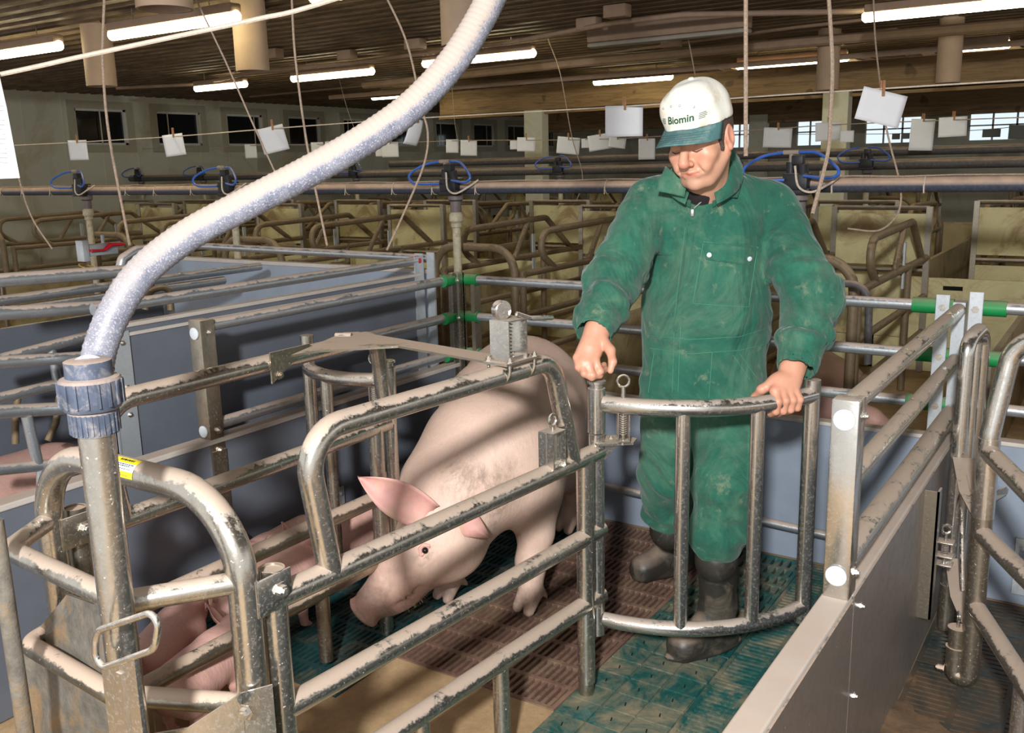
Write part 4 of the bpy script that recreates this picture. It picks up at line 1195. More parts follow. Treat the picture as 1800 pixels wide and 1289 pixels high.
M['shirt'] = mat_plain('black_shirt', srgb(34, 26, 28), 0.9, 0.1, 60)
M['boot'] = mat_plain('black_rubber_boot', srgb(50, 47, 42), 0.45, 0.16, 14, 0.35, dirt=srgb(92, 84, 72), dscale=9, bump=0.06)
M['zip'] = mat_plain('zip_metal', srgb(190, 190, 186), 0.3, 0.05, metallic=0.9)

# joints ------------------------------------------------------------
NECK = Q(1236, 322, 2.90)
CH0, CH1 = Q(1240, 395, 3.00), Q(1240, 560, 3.04)
PEL = Q(1236, 668, 3.05)
rS, rE, rW = Q(1136, 372, 2.98), Q(1076, 497, 2.86), Q(1046, 580, 2.71)
lS, lE, lW = Q(1362, 380, 3.01), Q(1428, 528, 2.83), Q(1402, 640, 2.71)
lH, lK = Q(1284, 735, 3.02), Q(1276, 850, 2.93)
lA = Q(1260, 950, 2.95)
rH, rK = Q(1183, 735, 3.08), Q(1172, 830, 3.18)
rA = Q(1176, 905, 3.30)

cl = Body((-1.72, 2.15, 0.28), (-0.42, 3.45, 1.66), 0.0088)
fl2 = (FACE, 0.70)
cl.limb(CH0, CH1, 0.188, 0.196, 0.05, flat=fl2)
cl.limb(CH1, PEL, 0.190, 0.200, 0.06, flat=(FACE, 0.74))
cl.ell(CH0+FACE*0.055+A3(0, 0, -0.03), (0.155, 0.09, 0.14), 0.05, X=SIDE, Y=FACE)       # chest
cl.limb(NECK+A3(0, 0, -0.075), CH0+FACE*0.05, 0.068, 0.10, 0.04)
cl.ell(CH1+FACE*0.06, (0.15, 0.10, 0.12), 0.06, X=SIDE, Y=FACE)                          # belly
cl.limb(Q(1160, 362, 2.99), Q(1338, 368, 3.01), 0.082, 0.082, 0.05)                        # shoulder yoke
cl.limb(NECK+A3(0, 0, -0.03), Q(1150, 352, 2.99), 0.066, 0.072, 0.04); cl.limb(NECK+A3(0, 0, -0.03), Q(1352, 360, 3.01), 0.066, 0.072, 0.04)
cl.limb(rS, rE, 0.082, 0.084, 0.03); cl.limb(rE, rW, 0.084, 0.056, 0.025)
cl.limb(lS, lE, 0.084, 0.088, 0.03); cl.limb(lE, lW, 0.088, 0.060, 0.025)
cl.limb(PEL+SIDE*0.085-A3(0, 0, 0.05), lK, 0.122, 0.098, 0.035); cl.limb(lK, lA, 0.098, 0.080, 0.03)
cl.limb(PEL-SIDE*0.085-A3(0, 0, 0.05), rK, 0.116, 0.092, 0.035); cl.limb(rK, rA, 0.092, 0.078, 0.03)
cl.ell(lA-A3(0, 0, -0.03), (0.086, 0.086, 0.05), 0.03); cl.ell(rA-A3(0, 0, -0.02), (0.083, 0.083, 0.05), 0.03)
# sleeve and trouser bunching
def bunch(a, b, r, rng, amp, n=3):
    d = unit(b-a); u, v = frame_for(d)
    for i in range(n):
        t = rng[0]+(rng[1]-rng[0])*i/max(1, n-1); c = a+(b-a)*t; ph = random.uniform(0, 6)
        for k in range(5):
            q0 = c+(u*math.cos(ph+k*0.5)+v*math.sin(ph+k*0.5))*r+d*0.012*math.sin(k); q1 = c+(u*math.cos(ph+k*0.5+0.5)+v*math.sin(ph+k*0.5+0.5))*r+d*0.012*math.sin(k+1)
            cl.limb(q0, q1, amp, amp, 0.022)
random.seed(11)
bunch(rE, rW, 0.066, (0.05, 0.75), 0.013, 4); bunch(rS, rE, 0.078, (0.62, 0.95), 0.012, 3)
bunch(lE, lW, 0.068, (0.02, 0.75), 0.014, 4); bunch(lS, lE, 0.082, (0.6, 0.95), 0.013, 3)
bunch(lK, lA, 0.084, (0.1, 0.9), 0.013, 3); bunch(rK, rA, 0.08, (0.1, 0.9), 0.012, 3)
def folds(P):
    g = lambda c, r: np.exp(-np.sum((P-c)**2, 1)/(r*r))
    d1 = P@A3(0.5, 0.2, 0.85); d2 = P@A3(-0.7, 0.3, 0.6); d3 = P@A3(0.3, -0.6, 0.75)
    w = np.sin(d1*70+2.2*np.sin(d2*17)+1.3*np.sin(d3*31))*0.6+np.sin(d2*58+2.0*np.sin(d1*21)+1.1*np.sin(d3*13))*0.4
    m = 0.0022+0.0048*(g(rE, 0.15)+g(lE, 0.16)+g(lK, 0.15)+g(rK, 0.14)+g(PEL, 0.17)+g(rA, 0.1)+g(lA, 0.1)+0.8*g(CH1, 0.16)+0.7*g(rS, 0.12)+0.7*g(lS, 0.12))
    return -np.clip(m, 0, 0.0062)*w
cl.warp(folds, 0.03)
# cuffs, hems and neckline are cut clean
def cut_tube(p, d, r, L=0.10):
    d = unit(d); cl.limb(np.array(p)+d*r*0.98, np.array(p)+d*(r+L), r, r, 0.004, cut=True)
cut_tube(rW+unit(rW-rE)*0.012, rW-rE, 0.075); cut_tube(lW+unit(lW-lE)*0.022, lW-lE, 0.080)
# hollow cuffs
cl.limb(rW-unit(rW-rE)*0.03, rW+unit(rW-rE)*0.08, 0.044, 0.05, 0.004, cut=True); cl.limb(lW-unit(lW-lE)*0.03, lW+unit(lW-lE)*0.08, 0.047, 0.053, 0.004, cut=True)
up_n = unit(A3(0, 0, 1)+FACE*0.75)
cl.ell(NECK+FACE*0.095+A3(0, 0, 0.045), (0.050, 0.085, 0.070), 0.012, X=SIDE, Y=unit(FACE+A3(0, 0, 0.3)), Z=unit(A3(0, 0, 1)-FACE*0.3), cut=True)
cv, cf = cl.skin(1)
cover = mesh_obj('coverall', cv, cf, M['cloth'], man, sharp=0)
BV = BVHTree.FromPolygons([tuple(p) for p in cv], [tuple(f) for f in cf])
def surf(x, y):
    d = Vector(ray(x, y)).normalized()
    h, n, i, dist = BV.ray_cast(Vector(EYE), d)
    if h is None: return None
    if n.dot(d) > 0: n = -n
    return np.array(h), np.array(n)
def surf_patch(name, c4, mat, off=0.004, nu=14, nv=10, parent=None, label=None):
    """a cloth patch sewn flat on the coverall; c4 = its four corners as seen"""
    c4 = np.array(c4, float); V = []; Nn = []
    last = None
    for i in range(nu+1):
        for j in range(nv+1):
            u, w = i/nu, j/nv
            p = (c4[0]*(1-u)+c4[1]*u)*(1-w)+(c4[3]*(1-u)+c4[2]*u)*w
            s_ = surf(*p) or last; last = s_
            e = min(u, 1-u, w, 1-w)
            V.append(s_[0]+s_[1]*(off if e > 0 else -0.002)); 
    F = [(i*(nv+1)+j, (i+1)*(nv+1)+j, (i+1)*(nv+1)+j+1, i*(nv+1)+j+1) for i in range(nu) for j in range(nv)]
    V = np.array(V)
    # keep the patch from following a silhouette jump
    o = mesh_obj(name, V, F, mat, parent or man, sharp=0, label=label)
    return o
def surf_line(mb, pts, r, off=0.001, step=5.0):
    pts = [np.array(p, float) for p in pts]; out = []
    for a, b in zip(pts[:-1], pts[1:]):
        n = max(1, int(np.linalg.norm(b-a)/step))
        for k in range(n):
            s_ = surf(*(a+(b-a)*k/n))
            if s_: out.append(s_[0]+s_[1]*off)
    s_ = surf(*pts[-1])
    if s_: out.append(s_[0]+s_[1]*off)
    seg_ = [out[0]]
    for q in out[1:]:
        if np.linalg.norm(q-seg_[-1]) > 0.06:
            if len(seg_) > 1: mb.tube(seg_, r, seg=5)
            seg_ = [q]
        elif np.linalg.norm(q-seg_[-1]) > 1e-4: seg_.append(q)
    if len(seg_) > 1: mb.tube(seg_, r, seg=5)
# chest pocket, flap, buttons, seams
surf_patch('chest_pocket', [(1236, 428), (1331, 434), (1316, 540), (1217, 533)], M['cloth'], 0.004, parent=cover)
fp_ = surf_patch('pocket_flap', [(1234, 424), (1334, 433), (1322, 470), (1237, 458)], M['cloth'], 0.013, parent=cover)
for (x, y) in ((1246, 447), (1313, 453)):
    s_ = surf(x, y); MB().lathe(s_[0]+s_[1]*0.0135, s_[1], [(0, 0.0075), (0.003, 0.0075), (0.004, 0.005)], 16).build('button', M['white_cap'], fp_)
surf_patch('pen_pocket', [(1148, 416), (1186, 420), (1182, 452), (1150, 448)], M['cloth'], 0.007, 8, 8, parent=cover)
cp_ = surf_patch('cargo_pocket', [(1314, 752), (1340, 750), (1338, 842), (1312, 850)], M['cloth'], 0.012, 8, 12, parent=cover)
m = MB()
for L in ([(1236, 425), (1239, 457), (1318, 469), (1332, 435), (1236, 425)], [(1240, 429), (1328, 438)], [(1236, 428), (1218, 533)], [(1331, 434), (1316, 540), (1218, 534)], [(1140, 590), (1215, 597), (1300, 592), (1350, 577)], [(1142, 612), (1215, 622), (1300, 616), (1350, 604)],
          [(1205, 400), (1196, 470), (1186, 560), (1182, 690)], [(1214, 400), (1206, 470), (1197, 560), (1192, 690)], [(1300, 622), (1330, 665)], [(1288, 624), (1318, 668)], [(1150, 620), (1140, 690)],
          [(1252, 620), (1246, 700)]):
    surf_line(m, L, 0.0008)
m.build('stitching', M['stitch'], cover)
surf_patch('zip_placket', [(1212, 372), (1228, 374), (1196, 590), (1180, 588)], M['cloth'], 0.005, 5, 22, parent=cover)
m = MB(); surf_line(m, [(1181, 322), (1203, 345), (1219, 366)], 0.0022, 0.004); surf_line(m, [(1262, 338), (1240, 348), (1221, 366)], 0.0022, 0.004)
s_ = surf(1219, 374)
m.build('zip', M['zip'], cover)
m = MB(); m.box(s_[0]+s_[1]*0.008, (0.010, 0.006, 0.022), X=SIDE, Y=s_[1], Z=np.cross(SIDE, s_[1]), bev=0.002); m.build('zip_pull', M['zip'], cover)
# collar: a stand round the neck and two pointed flaps
m = MB(); V = []; F = []
NC = NECK+A3(0, 0, 0.005)
n = 30
for i in range(n+1):
    a = math.radians(-205+ (230)*i/n)         # runs behind the neck, open at the front
    a = math.radians(130+280*i/n)
    dirn = SIDE*math.cos(a-PI/2)*1.0+FACE*math.sin(a-PI/2)*0
    rr = A3(0, 0, 0)+SIDE*math.sin(math.radians(20+320*i/n))*0.085+FACE*math.cos(math.radians(20+320*i/n))*0.085
    b_ = i/n; open_ = max(0, 1-min(b_, 1-b_)*5)
    for (h, k) in ((-0.02-0.055*open_, 1.05), (0.050-0.075*open_, 0.92), (0.056-0.075*open_, 0.97), (0.045-0.075*open_, 1.10), (-0.005-0.06*open_, 1.32+0.1*open_)):
        V.append(NC+rr*k*(1+0.12*open_)-FACE*0.010+A3(0, 0, h))
for i in range(n):
    for j in range(4): F.append((i*5+j, (i+1)*5+j, (i+1)*5+j+1, i*5+j+1))
m.add(V, F); col_ = m.build('collar', M['cloth'], cover, sharp=0)
so_ = col_.modifiers.new('thick', 'SOLIDIFY'); so_.thickness = 0.004
def collar_flap(pts, dep):
    P = [Q(x, y, d) for (x, y), d in zip(pts, dep)]
    MB().plate(P, 0.006, n=-np.array(ray(*pts[0]))).build('collar_flap', M['cloth'], cover, smooth=False)
def flap_on(pts, off):
    P = []
    for (x, y, dd) in pts:
        s_ = surf(x, y)
        P.append(Q(x, y, dd) if s_ is None else s_[0]+s_[1]*off)
    return P
for pts in ([(1283, 256, 2.90), (1304, 288, 2.90), (1300, 320, 2.86), (1291, 350, 2.82), (1266, 345, 2.80), (1240, 338, 2.80), (1258, 322, 2.80), (1274, 298, 2.83)],
            [(1170, 292, 2.84), (1158, 318, 2.82), (1154, 336, 2.82), (1180, 341, 2.81), (1203, 347, 2.80), (1206, 330, 2.79), (1190, 308, 2.79)]):
    P = []
    for (x, y, dd) in pts:
        s_ = surf(x, y); q = Q(x, y, dd)
        if s_ is not None and np.linalg.norm(s_[0]-EYE) < 3.6:
            q2 = s_[0]+s_[1]*0.012; q = q2 if MC[2]@(q2-EYE) < dd+0.04 else q
        P.append(q)
    c_ = sum(P)/len(P)+FACE*0.010; n_ = len(P)
    V = [c_]+P; F = [(0, 1+i, 1+(i+1) % n_) for i in range(n_)]
    o = mesh_obj('collar_flap', V, F, M['cloth'], cover, sharp=0)
    q_ = o.modifiers.new('thick', 'SOLIDIFY'); q_.thickness = 0.006
    # ease the flap's edges
    q_ = o.modifiers.new('soft', 'SUBSURF'); q_.levels = 2; q_.render_levels = 2; q_.subdivision_type = 'SIMPLE'
# shirt at the neck
sb = Body(NECK-0.2, NECK+0.2, 0.007)
sb.limb(NECK+A3(0, 0, -0.065)+FACE*0.022, NECK+FACE*0.034+A3(0, 0, -0.020), 0.050, 0.066, 0.02)
sv, sf = sb.skin(1); mesh_obj('shirt', sv, sf, M['shirt'], man, sharp=0)

# head --------------------------------------------------------------
HC = Q(1232, 244, 2.755); HSC = 1.10
fc, = (unit(A3(-0.58, 0.47, -0.67)),)
uref = A3(0.06, -1, 0)
uc = unit(uref-(uref@fc)*fc); lc = np.cross(uc, fc)
toW = lambda c: MC.T@c
hF, hU, hL = toW(fc), toW(uc), toW(lc)
def H(x, y, z): return HC+(hL*x+hF*y+hU*z)*HSC
hb = Body(HC-0.22, HC+0.22, 0.0034)
def he(c, r, k=0.02, cut=False): hb.ell(H(*c), np.array(r)*HSC, k, X=hL, Y=hF, Z=hU, cut=cut)
def hl(a, b, ra, rb, k=0.01, cut=False): hb.limb(H(*a), H(*b), ra*HSC, rb*HSC, k, cut)
he((0, -0.012, 0.03), (0.075, 0.096, 0.085)); he((0, 0.026, -0.022), (0.064, 0.066, 0.085), 0.03)
he((0, 0.030, -0.075), (0.052, 0.052, 0.038), 0.03); he((0, 0.074, -0.099), (0.023, 0.019, 0.018), 0.022)
for s in (1, -1):
    hl((0.057*s, -0.005, -0.045), (0.030*s, 0.055, -0.095), 0.018, 0.018, 0.02)           # jaw line
    he((0.043*s, 0.060, -0.026), (0.024, 0.024, 0.022), 0.022)                              # cheekbone
    he((0.034*s, 0.074, -0.054), (0.018, 0.016, 0.018), 0.018)                              # smiling cheek
hl((-0.040, 0.078, 0.020), (0.040, 0.078, 0.020), 0.013, 0.013, 0.016)                     # brow
for s in (1, -1):
    he((0.031*s, 0.096, 0.001), (0.019, 0.013, 0.011), 0.010, True)
    he((0.031*s, 0.078, 0.0), (0.0155, 0.0125, 0.0120), 0.003)
    hl((0.017*s, 0.0895, -0.006), (0.045*s, 0.083, -0.005), 0.0016, 0.0016, 0.003, True)   # lash line of the lowered lid
hl((0, 0.088, 0.012), (0, 0.116, -0.030), 0.0085, 0.0135, 0.012); he((0, 0.112, -0.034), (0.0135, 0.012, 0.010), 0.008)
for s in (1, -1):
    he((0.0145*s, 0.098, -0.037), (0.0085, 0.011, 0.0085), 0.006); he((0.007*s, 0.106, -0.0455), (0.0042, 0.005, 0.003), 0.003, True)
    hl((0.019*s, 0.096, -0.034), (0.034*s, 0.084, -0.064), 0.0028, 0.0028, 0.009, True)    # smile fold
hl((-0.023, 0.085, -0.0630), (0, 0.0945, -0.0615), 0.0038, 0.0048, 0.006); hl((0.023, 0.085, -0.0630), (0, 0.0945, -0.0615), 0.0038, 0.0048, 0.006)
hl((-0.018, 0.085, -0.0725), (0.018, 0.085, -0.0725), 0.0060, 0.0060, 0.008)
hl((-0.027, 0.087, -0.0655), (0, 0.101, -0.0675), 0.0015, 0.0018, 0.003, True); hl((0.027, 0.087, -0.0655), (0, 0.101, -0.0675), 0.0015, 0.0018, 0.003, True)
for s in (1, -1):
    he((0.077*s, -0.012, -0.004), (0.010, 0.020, 0.033), 0.006); he((0.085*s, -0.008, 0.0), (0.006, 0.011, 0.021), 0.005, True); he((0.079*s, -0.003, -0.031), (0.007, 0.009, 0.010), 0.005)
hb.limb(H(0, -0.030, -0.055), NECK+A3(0, 0, -0.06), 0.060, 0.066, 0.03)
hb.limb(H(0, 0.0, -0.060), NECK+FACE*0.02+A3(0, 0, -0.03), 0.050, 0.056, 0.03)
hv, hf = hb.skin(1)
# hands -------------------------------------------------------------
def hand(wr, mets, fingers, thumb, lo, hi, palm_n, fat=1.0):
    b = Body(lo, hi, 0.0026)
    for k_, f in enumerate(mets): b.limb(wr, f, 0.026, 0.0125*fat, 0.016)
    mid = sum(np.array(f) for f in mets)/4
    b.limb(wr, wr*0.35+mid*0.65, 0.030, 0.030, 0.02, flat=(palm_n, 0.62))
    for P in fingers:
        rr = [0.0115*fat, 0.0105*fat, 0.0095*fat, 0.0080*fat]
        for i in range(len(P)-1): b.limb(P[i], P[i+1], rr[i], rr[i+1], 0.004 if i else 0.008)
    T = thumb; rr = [0.0185, 0.0135, 0.0110, 0.0088]
    for i in range(len(T)-1): b.limb(T[i], T[i+1], rr[i], rr[i+1], 0.008)
    return b
# right hand, hanging half closed towards the sow
wr = Q(1050, 582, 2.70)
mets = [Q(1046, 634, 2.655), Q(1034, 638, 2.645), Q(1023, 636, 2.65), Q(1015, 629, 2.665)]
fing = [[mets[0], Q(1055, 653, 2.645), Q(1063, 650, 2.67), Q(1062, 641, 2.69)],
        [mets[1], Q(1041, 660, 2.635), Q(1054, 660, 2.655), Q(1060, 653, 2.68)],
        [mets[2], Q(1027, 657, 2.635), Q(1040, 664, 2.64), Q(1049, 660, 2.66)],
        [mets[3], Q(1017, 646, 2.65), Q(1027, 657, 2.65), Q(1037, 660, 2.66)]]
th = [Q(1058, 598, 2.68), Q(1073, 616, 2.655), Q(1077, 636, 2.635), Q(1073, 652, 2.63)]
c_ = Q(1042, 625, 2.66)
rb_ = hand(wr, mets, fing, th, c_-0.13, c_+0.13, toward)
rb_.limb(wr, rW-unit(rW-rE)*0.06, 0.030, 0.036, 0.02)
rhv, rhf = rb_.skin(1)
# left hand, closed round the top bar of the gate
gd = unit(A3(-0.735-(-0.94), 2.70-2.43, 0)); 
hp0 = at_z(1369, 701, 0.885)
tc = unit(np.cross(gd, (0, 0, 1))); 
if tc@toward < 0: tc = -tc
UPZ = A3(0, 0, 1)
offs = [-0.037, -0.0125, 0.0115, 0.034]
mets, fing = [], []
for k_, o_ in enumerate(offs):
    B_ = hp0+gd*o_
    lenk = (1.0, 1.06, 1.0, 0.86)[k_]
    m0 = B_+UPZ*0.032+tc*0.026-gd*0.003*(k_-1.5)
    mets.append(m0)
    fing.append([m0, B_+UPZ*0.006*lenk+tc*0.048, B_-UPZ*0.024*lenk+tc*0.040, B_-UPZ*0.038*lenk+tc*0.016])
wl = Q(1393, 648, 2.71)
th = [wl*0.55+mets[0]*0.45-gd*0.018, hp0-gd*0.052+UPZ*0.030-tc*0.010, hp0-gd*0.056+UPZ*0.002-tc*0.036, hp0-gd*0.050-UPZ*0.022-tc*0.034]
lb_ = hand(wl, mets, fing, th, hp0-A3(0.15, 0.15, 0.10), hp0+A3(0.16, 0.18, 0.16), unit(UPZ*0.4+tc), 1.2)
for a_, b_ in ((0, 3), (0, 2), (1, 3)): lb_.limb(wl*0.30+mets[a_]*0.70-tc*0.012, wl*0.30+mets[b_]*0.70-tc*0.012, 0.021, 0.021, 0.02)
lb_.limb(wl, lW-unit(lW-lE)*0.05, 0.031, 0.037, 0.02)
lhv, lhf = lb_.skin(1)
# the rest of the body, under the clothes
cb = Body((-1.7, 2.2, 0.15), (-0.45, 3.5, 1.62), 0.016)
cb.limb(NECK, CH0, 0.05, 0.12, 0.05, flat=(FACE, 0.6)); cb.limb(CH0, PEL, 0.13, 0.14, 0.05, flat=(FACE, 0.55))
for P in ([CH0, rS, rE, rW], [CH0, lS, lE, lW]): cb.chain(P, [0.05, 0.05, 0.04, 0.032], 0.03)
for P in ([PEL, lH, lK, lA], [PEL, rH, rK, rA]): cb.chain(P, [0.08, 0.06, 0.05, 0.042], 0.03)
bv_, bf_ = cb.skin(1)
V, F = join([(hv, hf), (rhv, rhf), (lhv, lhf), (bv_, bf_)])
bo = mesh_obj('body', V, F, M['skin'], man, sharp=0)
loc = (V-HC)@np.stack([hL, hF, hU], 1)/HSC
fl_a = np.zeros(len(V)); stb = np.zeros(len(V))
isH = np.arange(len(V)) < len(hv)
x, y, z = loc.T
lip = (np.abs(z+0.0675) < 0.0088-0.011*np.clip(np.abs(x)/0.03, 0, 1)**2*0.6) & (np.abs(x) < 0.025) & (y > 0.082)
fl_a[isH & lip] = 0.6
fl_a += np.where(isH, 0.35*np.exp(-((np.abs(x)-0.04)**2+(z+0.03)**2)/0.0004)*(y > 0.05), 0)+np.where(isH, 0.5*np.exp(-(x**2+(z+0.034)**2)/0.00025)*(y > 0.095), 0)
fl_a += np.where(isH & (np.abs(x) > 0.072), 0.35, 0)
fl_a += np.where(~isH, 0.18, 0)
for f_ in mets: fl_a += 0.35*np.exp(-np.sum((V-f_)**2, 1)/0.00015)
stb += np.where(isH & (z < -0.045) & (y > -0.02), np.clip((-0.045-z)/0.03, 0, 1)*0.8, 0)
stb[lip & isH] = 0
paint(bo, 'flush', np.clip(fl_a, 0, 1)); paint(bo, 'stubble', np.clip(stb, 0, 1))
# eyebrows and lashes
m = MB()
for s in (1, -1):
    m.tube([H(0.012*s, 0.0935, 0.019), H(0.026*s, 0.0935, 0.0255), H(0.040*s, 0.087, 0.0245), H(0.050*s, 0.076, 0.018)], [0.0022, 0.0034, 0.0030, 0.0012], seg=8)
m.build('eyebrows', M['hair'], man)
m = MB()
for s in (1, -1): m.tube([H(0.018*s, 0.0885, -0.0065), H(0.031*s, 0.0915, -0.0090), H(0.045*s, 0.0835, -0.0055)], [0.0009, 0.0013, 0.0009], seg=6)
m.build('eyelashes', M['hair'], man)
m = MB()
m.ball(H(0.060, 0.052, -0.004), 0.0022, 8, 6); m.build('mole', mat_plain('mole', srgb(120, 62, 50), 0.6, 0.05), man)
# hair below the cap
hb = Body(HC-0.2, HC+0.2, 0.004)
he((0, -0.016, 0.026), (0.0795, 0.098, 0.088), 0.0)
for s in (1, -1): he((0.068*s, 0.030, -0.010), (0.010, 0.014, 0.032), 0.012)
hb.half(H(0, 0.036, 0), hF*0.94+hU*-0.25)
hb.half(H(0, 0, 0.075), hU)
hb.half(H(0, 0.02, -0.032), -hU-hF*0.10)
for s in (1, -1): he((0.082*s, -0.012, -0.012), (0.02, 0.021, 0.034), 0.004, True)
v, f = hb.skin(1); mesh_obj('hair', v, f, M['hair'], man, sharp=0)
# cap
CT = (0, -0.008, 0.062); CRAD = A3(0.0865, 0.108, 0.096)
hb = Body(HC-0.24, HC+0.24, 0.0042)
he(CT, CRAD, 0.0); he((0, 0.045, 0.103), (0.066, 0.050, 0.046), 0.03)
tilt = unit(-hU+hF*0.02)
hb.half(H(0, 0, 0.044), tilt)
def capf(P):
    L_p = (P-HC)@np.stack([hL, hF, hU], 1)
    return 0.0016*np.sin(L_p[:, 0]*95+2*np.sin(L_p[:, 2]*40))*np.clip(L_p[:, 2]*9, 0, 1)+0.0014*np.sin(L_p[:, 1]*80+3*np.sin(L_p[:, 0]*30))
hb.warp(capf, 0.02)
v, f = hb.skin(1); capo = mesh_obj('cap', v, f, M['cap'], man, sharp=50)
CBV = BVHTree.FromPolygons([tuple(p) for p in v], [tuple(q) for q in f])
# visor
V, F = [], []; nu, nv = 28, 8
for i in range(nu+1):
    a = math.radians(-74+148*i/nu); 
    x0 = CRAD[0]*math.sin(a)*0.985; y0 = CT[1]+CRAD[1]*math.cos(a)*0.985
    L_ = 0.078*max(0.0, math.cos(a*1.1))**0.55
    for j in range(nv+1):
        t = j/nv
        xx = x0*(1+0.02*t); yy = y0+L_*t
        zz = 0.046-0.016*t-4.6*xx*xx*(0.25+0.75*t)*0.9+0.006
        V.append(H(xx, yy, zz))
for i in range(nu):
    for j in range(nv): F.append((i*(nv+1)+j, (i+1)*(nv+1)+j, (i+1)*(nv+1)+j+1, i*(nv+1)+j+1))
vo = mesh_obj('visor', V, F, M['visor'], capo, sharp=0, label='faded blue-green visor')
so_ = vo.modifiers.new('thick', 'SOLIDIFY'); so_.thickness = 0.004; so_.offset = 0
m = MB()
for t in (0.35, 0.5, 0.65, 0.8, 0.95):
    P = []
    for i in range(2, nu-1):
        a = math.radians(-74+148*i/nu); L_ = 0.078*max(0.0, math.cos(a*1.1))**0.55
        xx = CRAD[0]*math.sin(a)*0.985*(1+0.02*t); yy = CT[1]+CRAD[1]*math.cos(a)*0.985+L_*t
        P.append(H(xx, yy, 0.046-0.016*t-4.6*xx*xx*(0.25+0.75*t)*0.9+0.0085))
    m.tube(P, 0.0006, seg=5)
m.build('visor_stitching', mat_plain('dark_visor_thread', srgb(50, 84, 86), 0.8, 0.05), vo)
MB().lathe(H(0, -0.008, 0.156), hU, [(0, 0.009), (0.004, 0.008), (0.006, 0.004)], 14).build('cap_button', M['cap'], capo)
def on_cap(x, z, off=0.0008):
    o_ = H(x, 0.25, z); h, n_, i_, d_ = CBV.ray_cast(Vector(o_), Vector(-hF))
    if h is None: return H(x, 0.1, z)
    return np.array(h)+hF*off
m = MB()
for (xx, zz) in ((-0.040, 0.112), (0.012, 0.115), (0.045, 0.105), (-0.014, 0.116)):
    m.ring(on_cap(xx, zz, 0.0), hF*0.8+hU*0.5, 0.0028, 0.0011, 12, 6)
m.build('eyelets', mat_plain('eyelet_thread', srgb(150, 150, 140), 0.8, 0.05), capo)
# lettering printed on the front of the cap
def text_mesh(s, size):
    cu = bpy.data.curves.new('text', 'FONT'); cu.body = s; cu.size = size; cu.align_x = 'CENTER'; cu.offset = size*0.022; cu.shear = 0.18; cu.resolution_u = 3
    to = bpy.data.objects.new('text', cu); COL.objects.link(to)
    dg = bpy.context.evaluated_depsgraph_get(); dg.update()
    me = bpy.data.meshes.new_from_object(to.evaluated_get(dg))
    v = [tuple(q.co) for q in me.vertices]; f = [tuple(p.vertices) for p in me.polygons]
    bpy.data.objects.remove(to, do_unlink=True); bpy.data.meshes.remove(me); bpy.data.curves.remove(cu)
    return v, f
tv, tf = text_mesh('Biomin', 0.0265)
bm = bmesh.new(); bvv = [bm.verts.new(q) for q in tv]
for q in tf:
    try: bm.faces.new([bvv[i] for i in q])
    except ValueError: pass
bmesh.ops.subdivide_edges(bm, edges=[e for e in bm.edges if e.calc_length() > 0.004], cuts=2, use_grid_fill=True)
bm.verts.index_update()
# his left is the viewer's right: the print reads along +x as seen from the front
TX, TZ = 0.005, 0.072
V = [on_cap(TX+q.co.x*1.0, TZ+q.co.y, 0.0012) for q in bm.verts]; F = [[q.index for q in f.verts] for f in bm.faces]; bm.free()
mesh_obj('lettering', V, F, M['cap_ink'], capo, smooth=False)
for s in (-1, 1):
    m = MB()
    for k in range(4):
        xs_ = np.linspace(0, 0.014-0.002*abs(k-1.5), 5); z_ = TZ+0.001+0.0042*k
        x0 = TX+s*(0.046)+0.0012*k
        m.tube([on_cap(x0+s*q, z_, 0.001) for q in xs_], 0.0008, seg=5)
    m.build('print_bars', M['cap_ink'], capo)
# boots ---------------------------------------------------------------
def boot(top, toe, heel, label):
    ank = np.array(heel)*0.72+np.array(toe)*0.28; ank[2] = 0.115
    lo = np.minimum(np.minimum(top, toe), heel)-0.14; hi = np.maximum(np.maximum(top, toe), heel)+0.14; lo[2] = -0.02
    b = Body(lo, hi, 0.006)
    sh_b = A3(ank[0], ank[1], 0.16)
    b.limb(top, sh_b, 0.066, 0.058, 0.02); b.limb(sh_b, A3(ank[0], ank[1], 0.07), 0.058, 0.056, 0.02)
    d = unit(np.array(toe)-np.array(heel)); s_ = np.cross(d, (0, 0, 1))
    hz = A3(heel[0], heel[1], 0.05)+d*0.045; tz = A3(toe[0], toe[1], 0.045)-d*0.05
    b.limb(hz, tz, 0.046, 0.050, 0.03); b.limb(A3(ank[0], ank[1], 0.10)+d*0.03, tz+A3(0, 0, 0.004), 0.05, 0.044, 0.03)
    b.ell(hz*0.5+tz*0.5+A3(0, 0, -0.028), (0.15, 0.052, 0.022), 0.006, X=d, Y=s_)                  # sole
    b.limb(top-A3(0, 0, 0.085), top-A3(0, 0, 0.09), 0.0672, 0.0672, 0.004)
    b.half((0, 0, 0.001), (0, 0, -1)); b.half(np.array(top)+A3(0, 0, 0.01), (0, 0, 1))
    def crease(P): return -0.0012*np.sin(P[:, 2]*150+3*np.sin((P@s_)*25))*np.exp(-((P[:, 2]-0.16)/0.06)**2)
    b.warp(crease, 0.02)
    v, f = b.skin(1)
    return mesh_obj('boot', v, f, M['boot'], man, sharp=40)
t1, h1 = at_z(1178, 1150, 0.03), at_z(1292, 1118, 0.03)
boot(A3(*(lA+A3(0, 0, 0.02))), t1, h1, 'front')
t2, h2 = at_z(1112, 1012, 0.03), at_z(1222, 985, 0.03)
boot(A3(*(rA+A3(0, 0, 0.03))), t2, h2, 'rear')
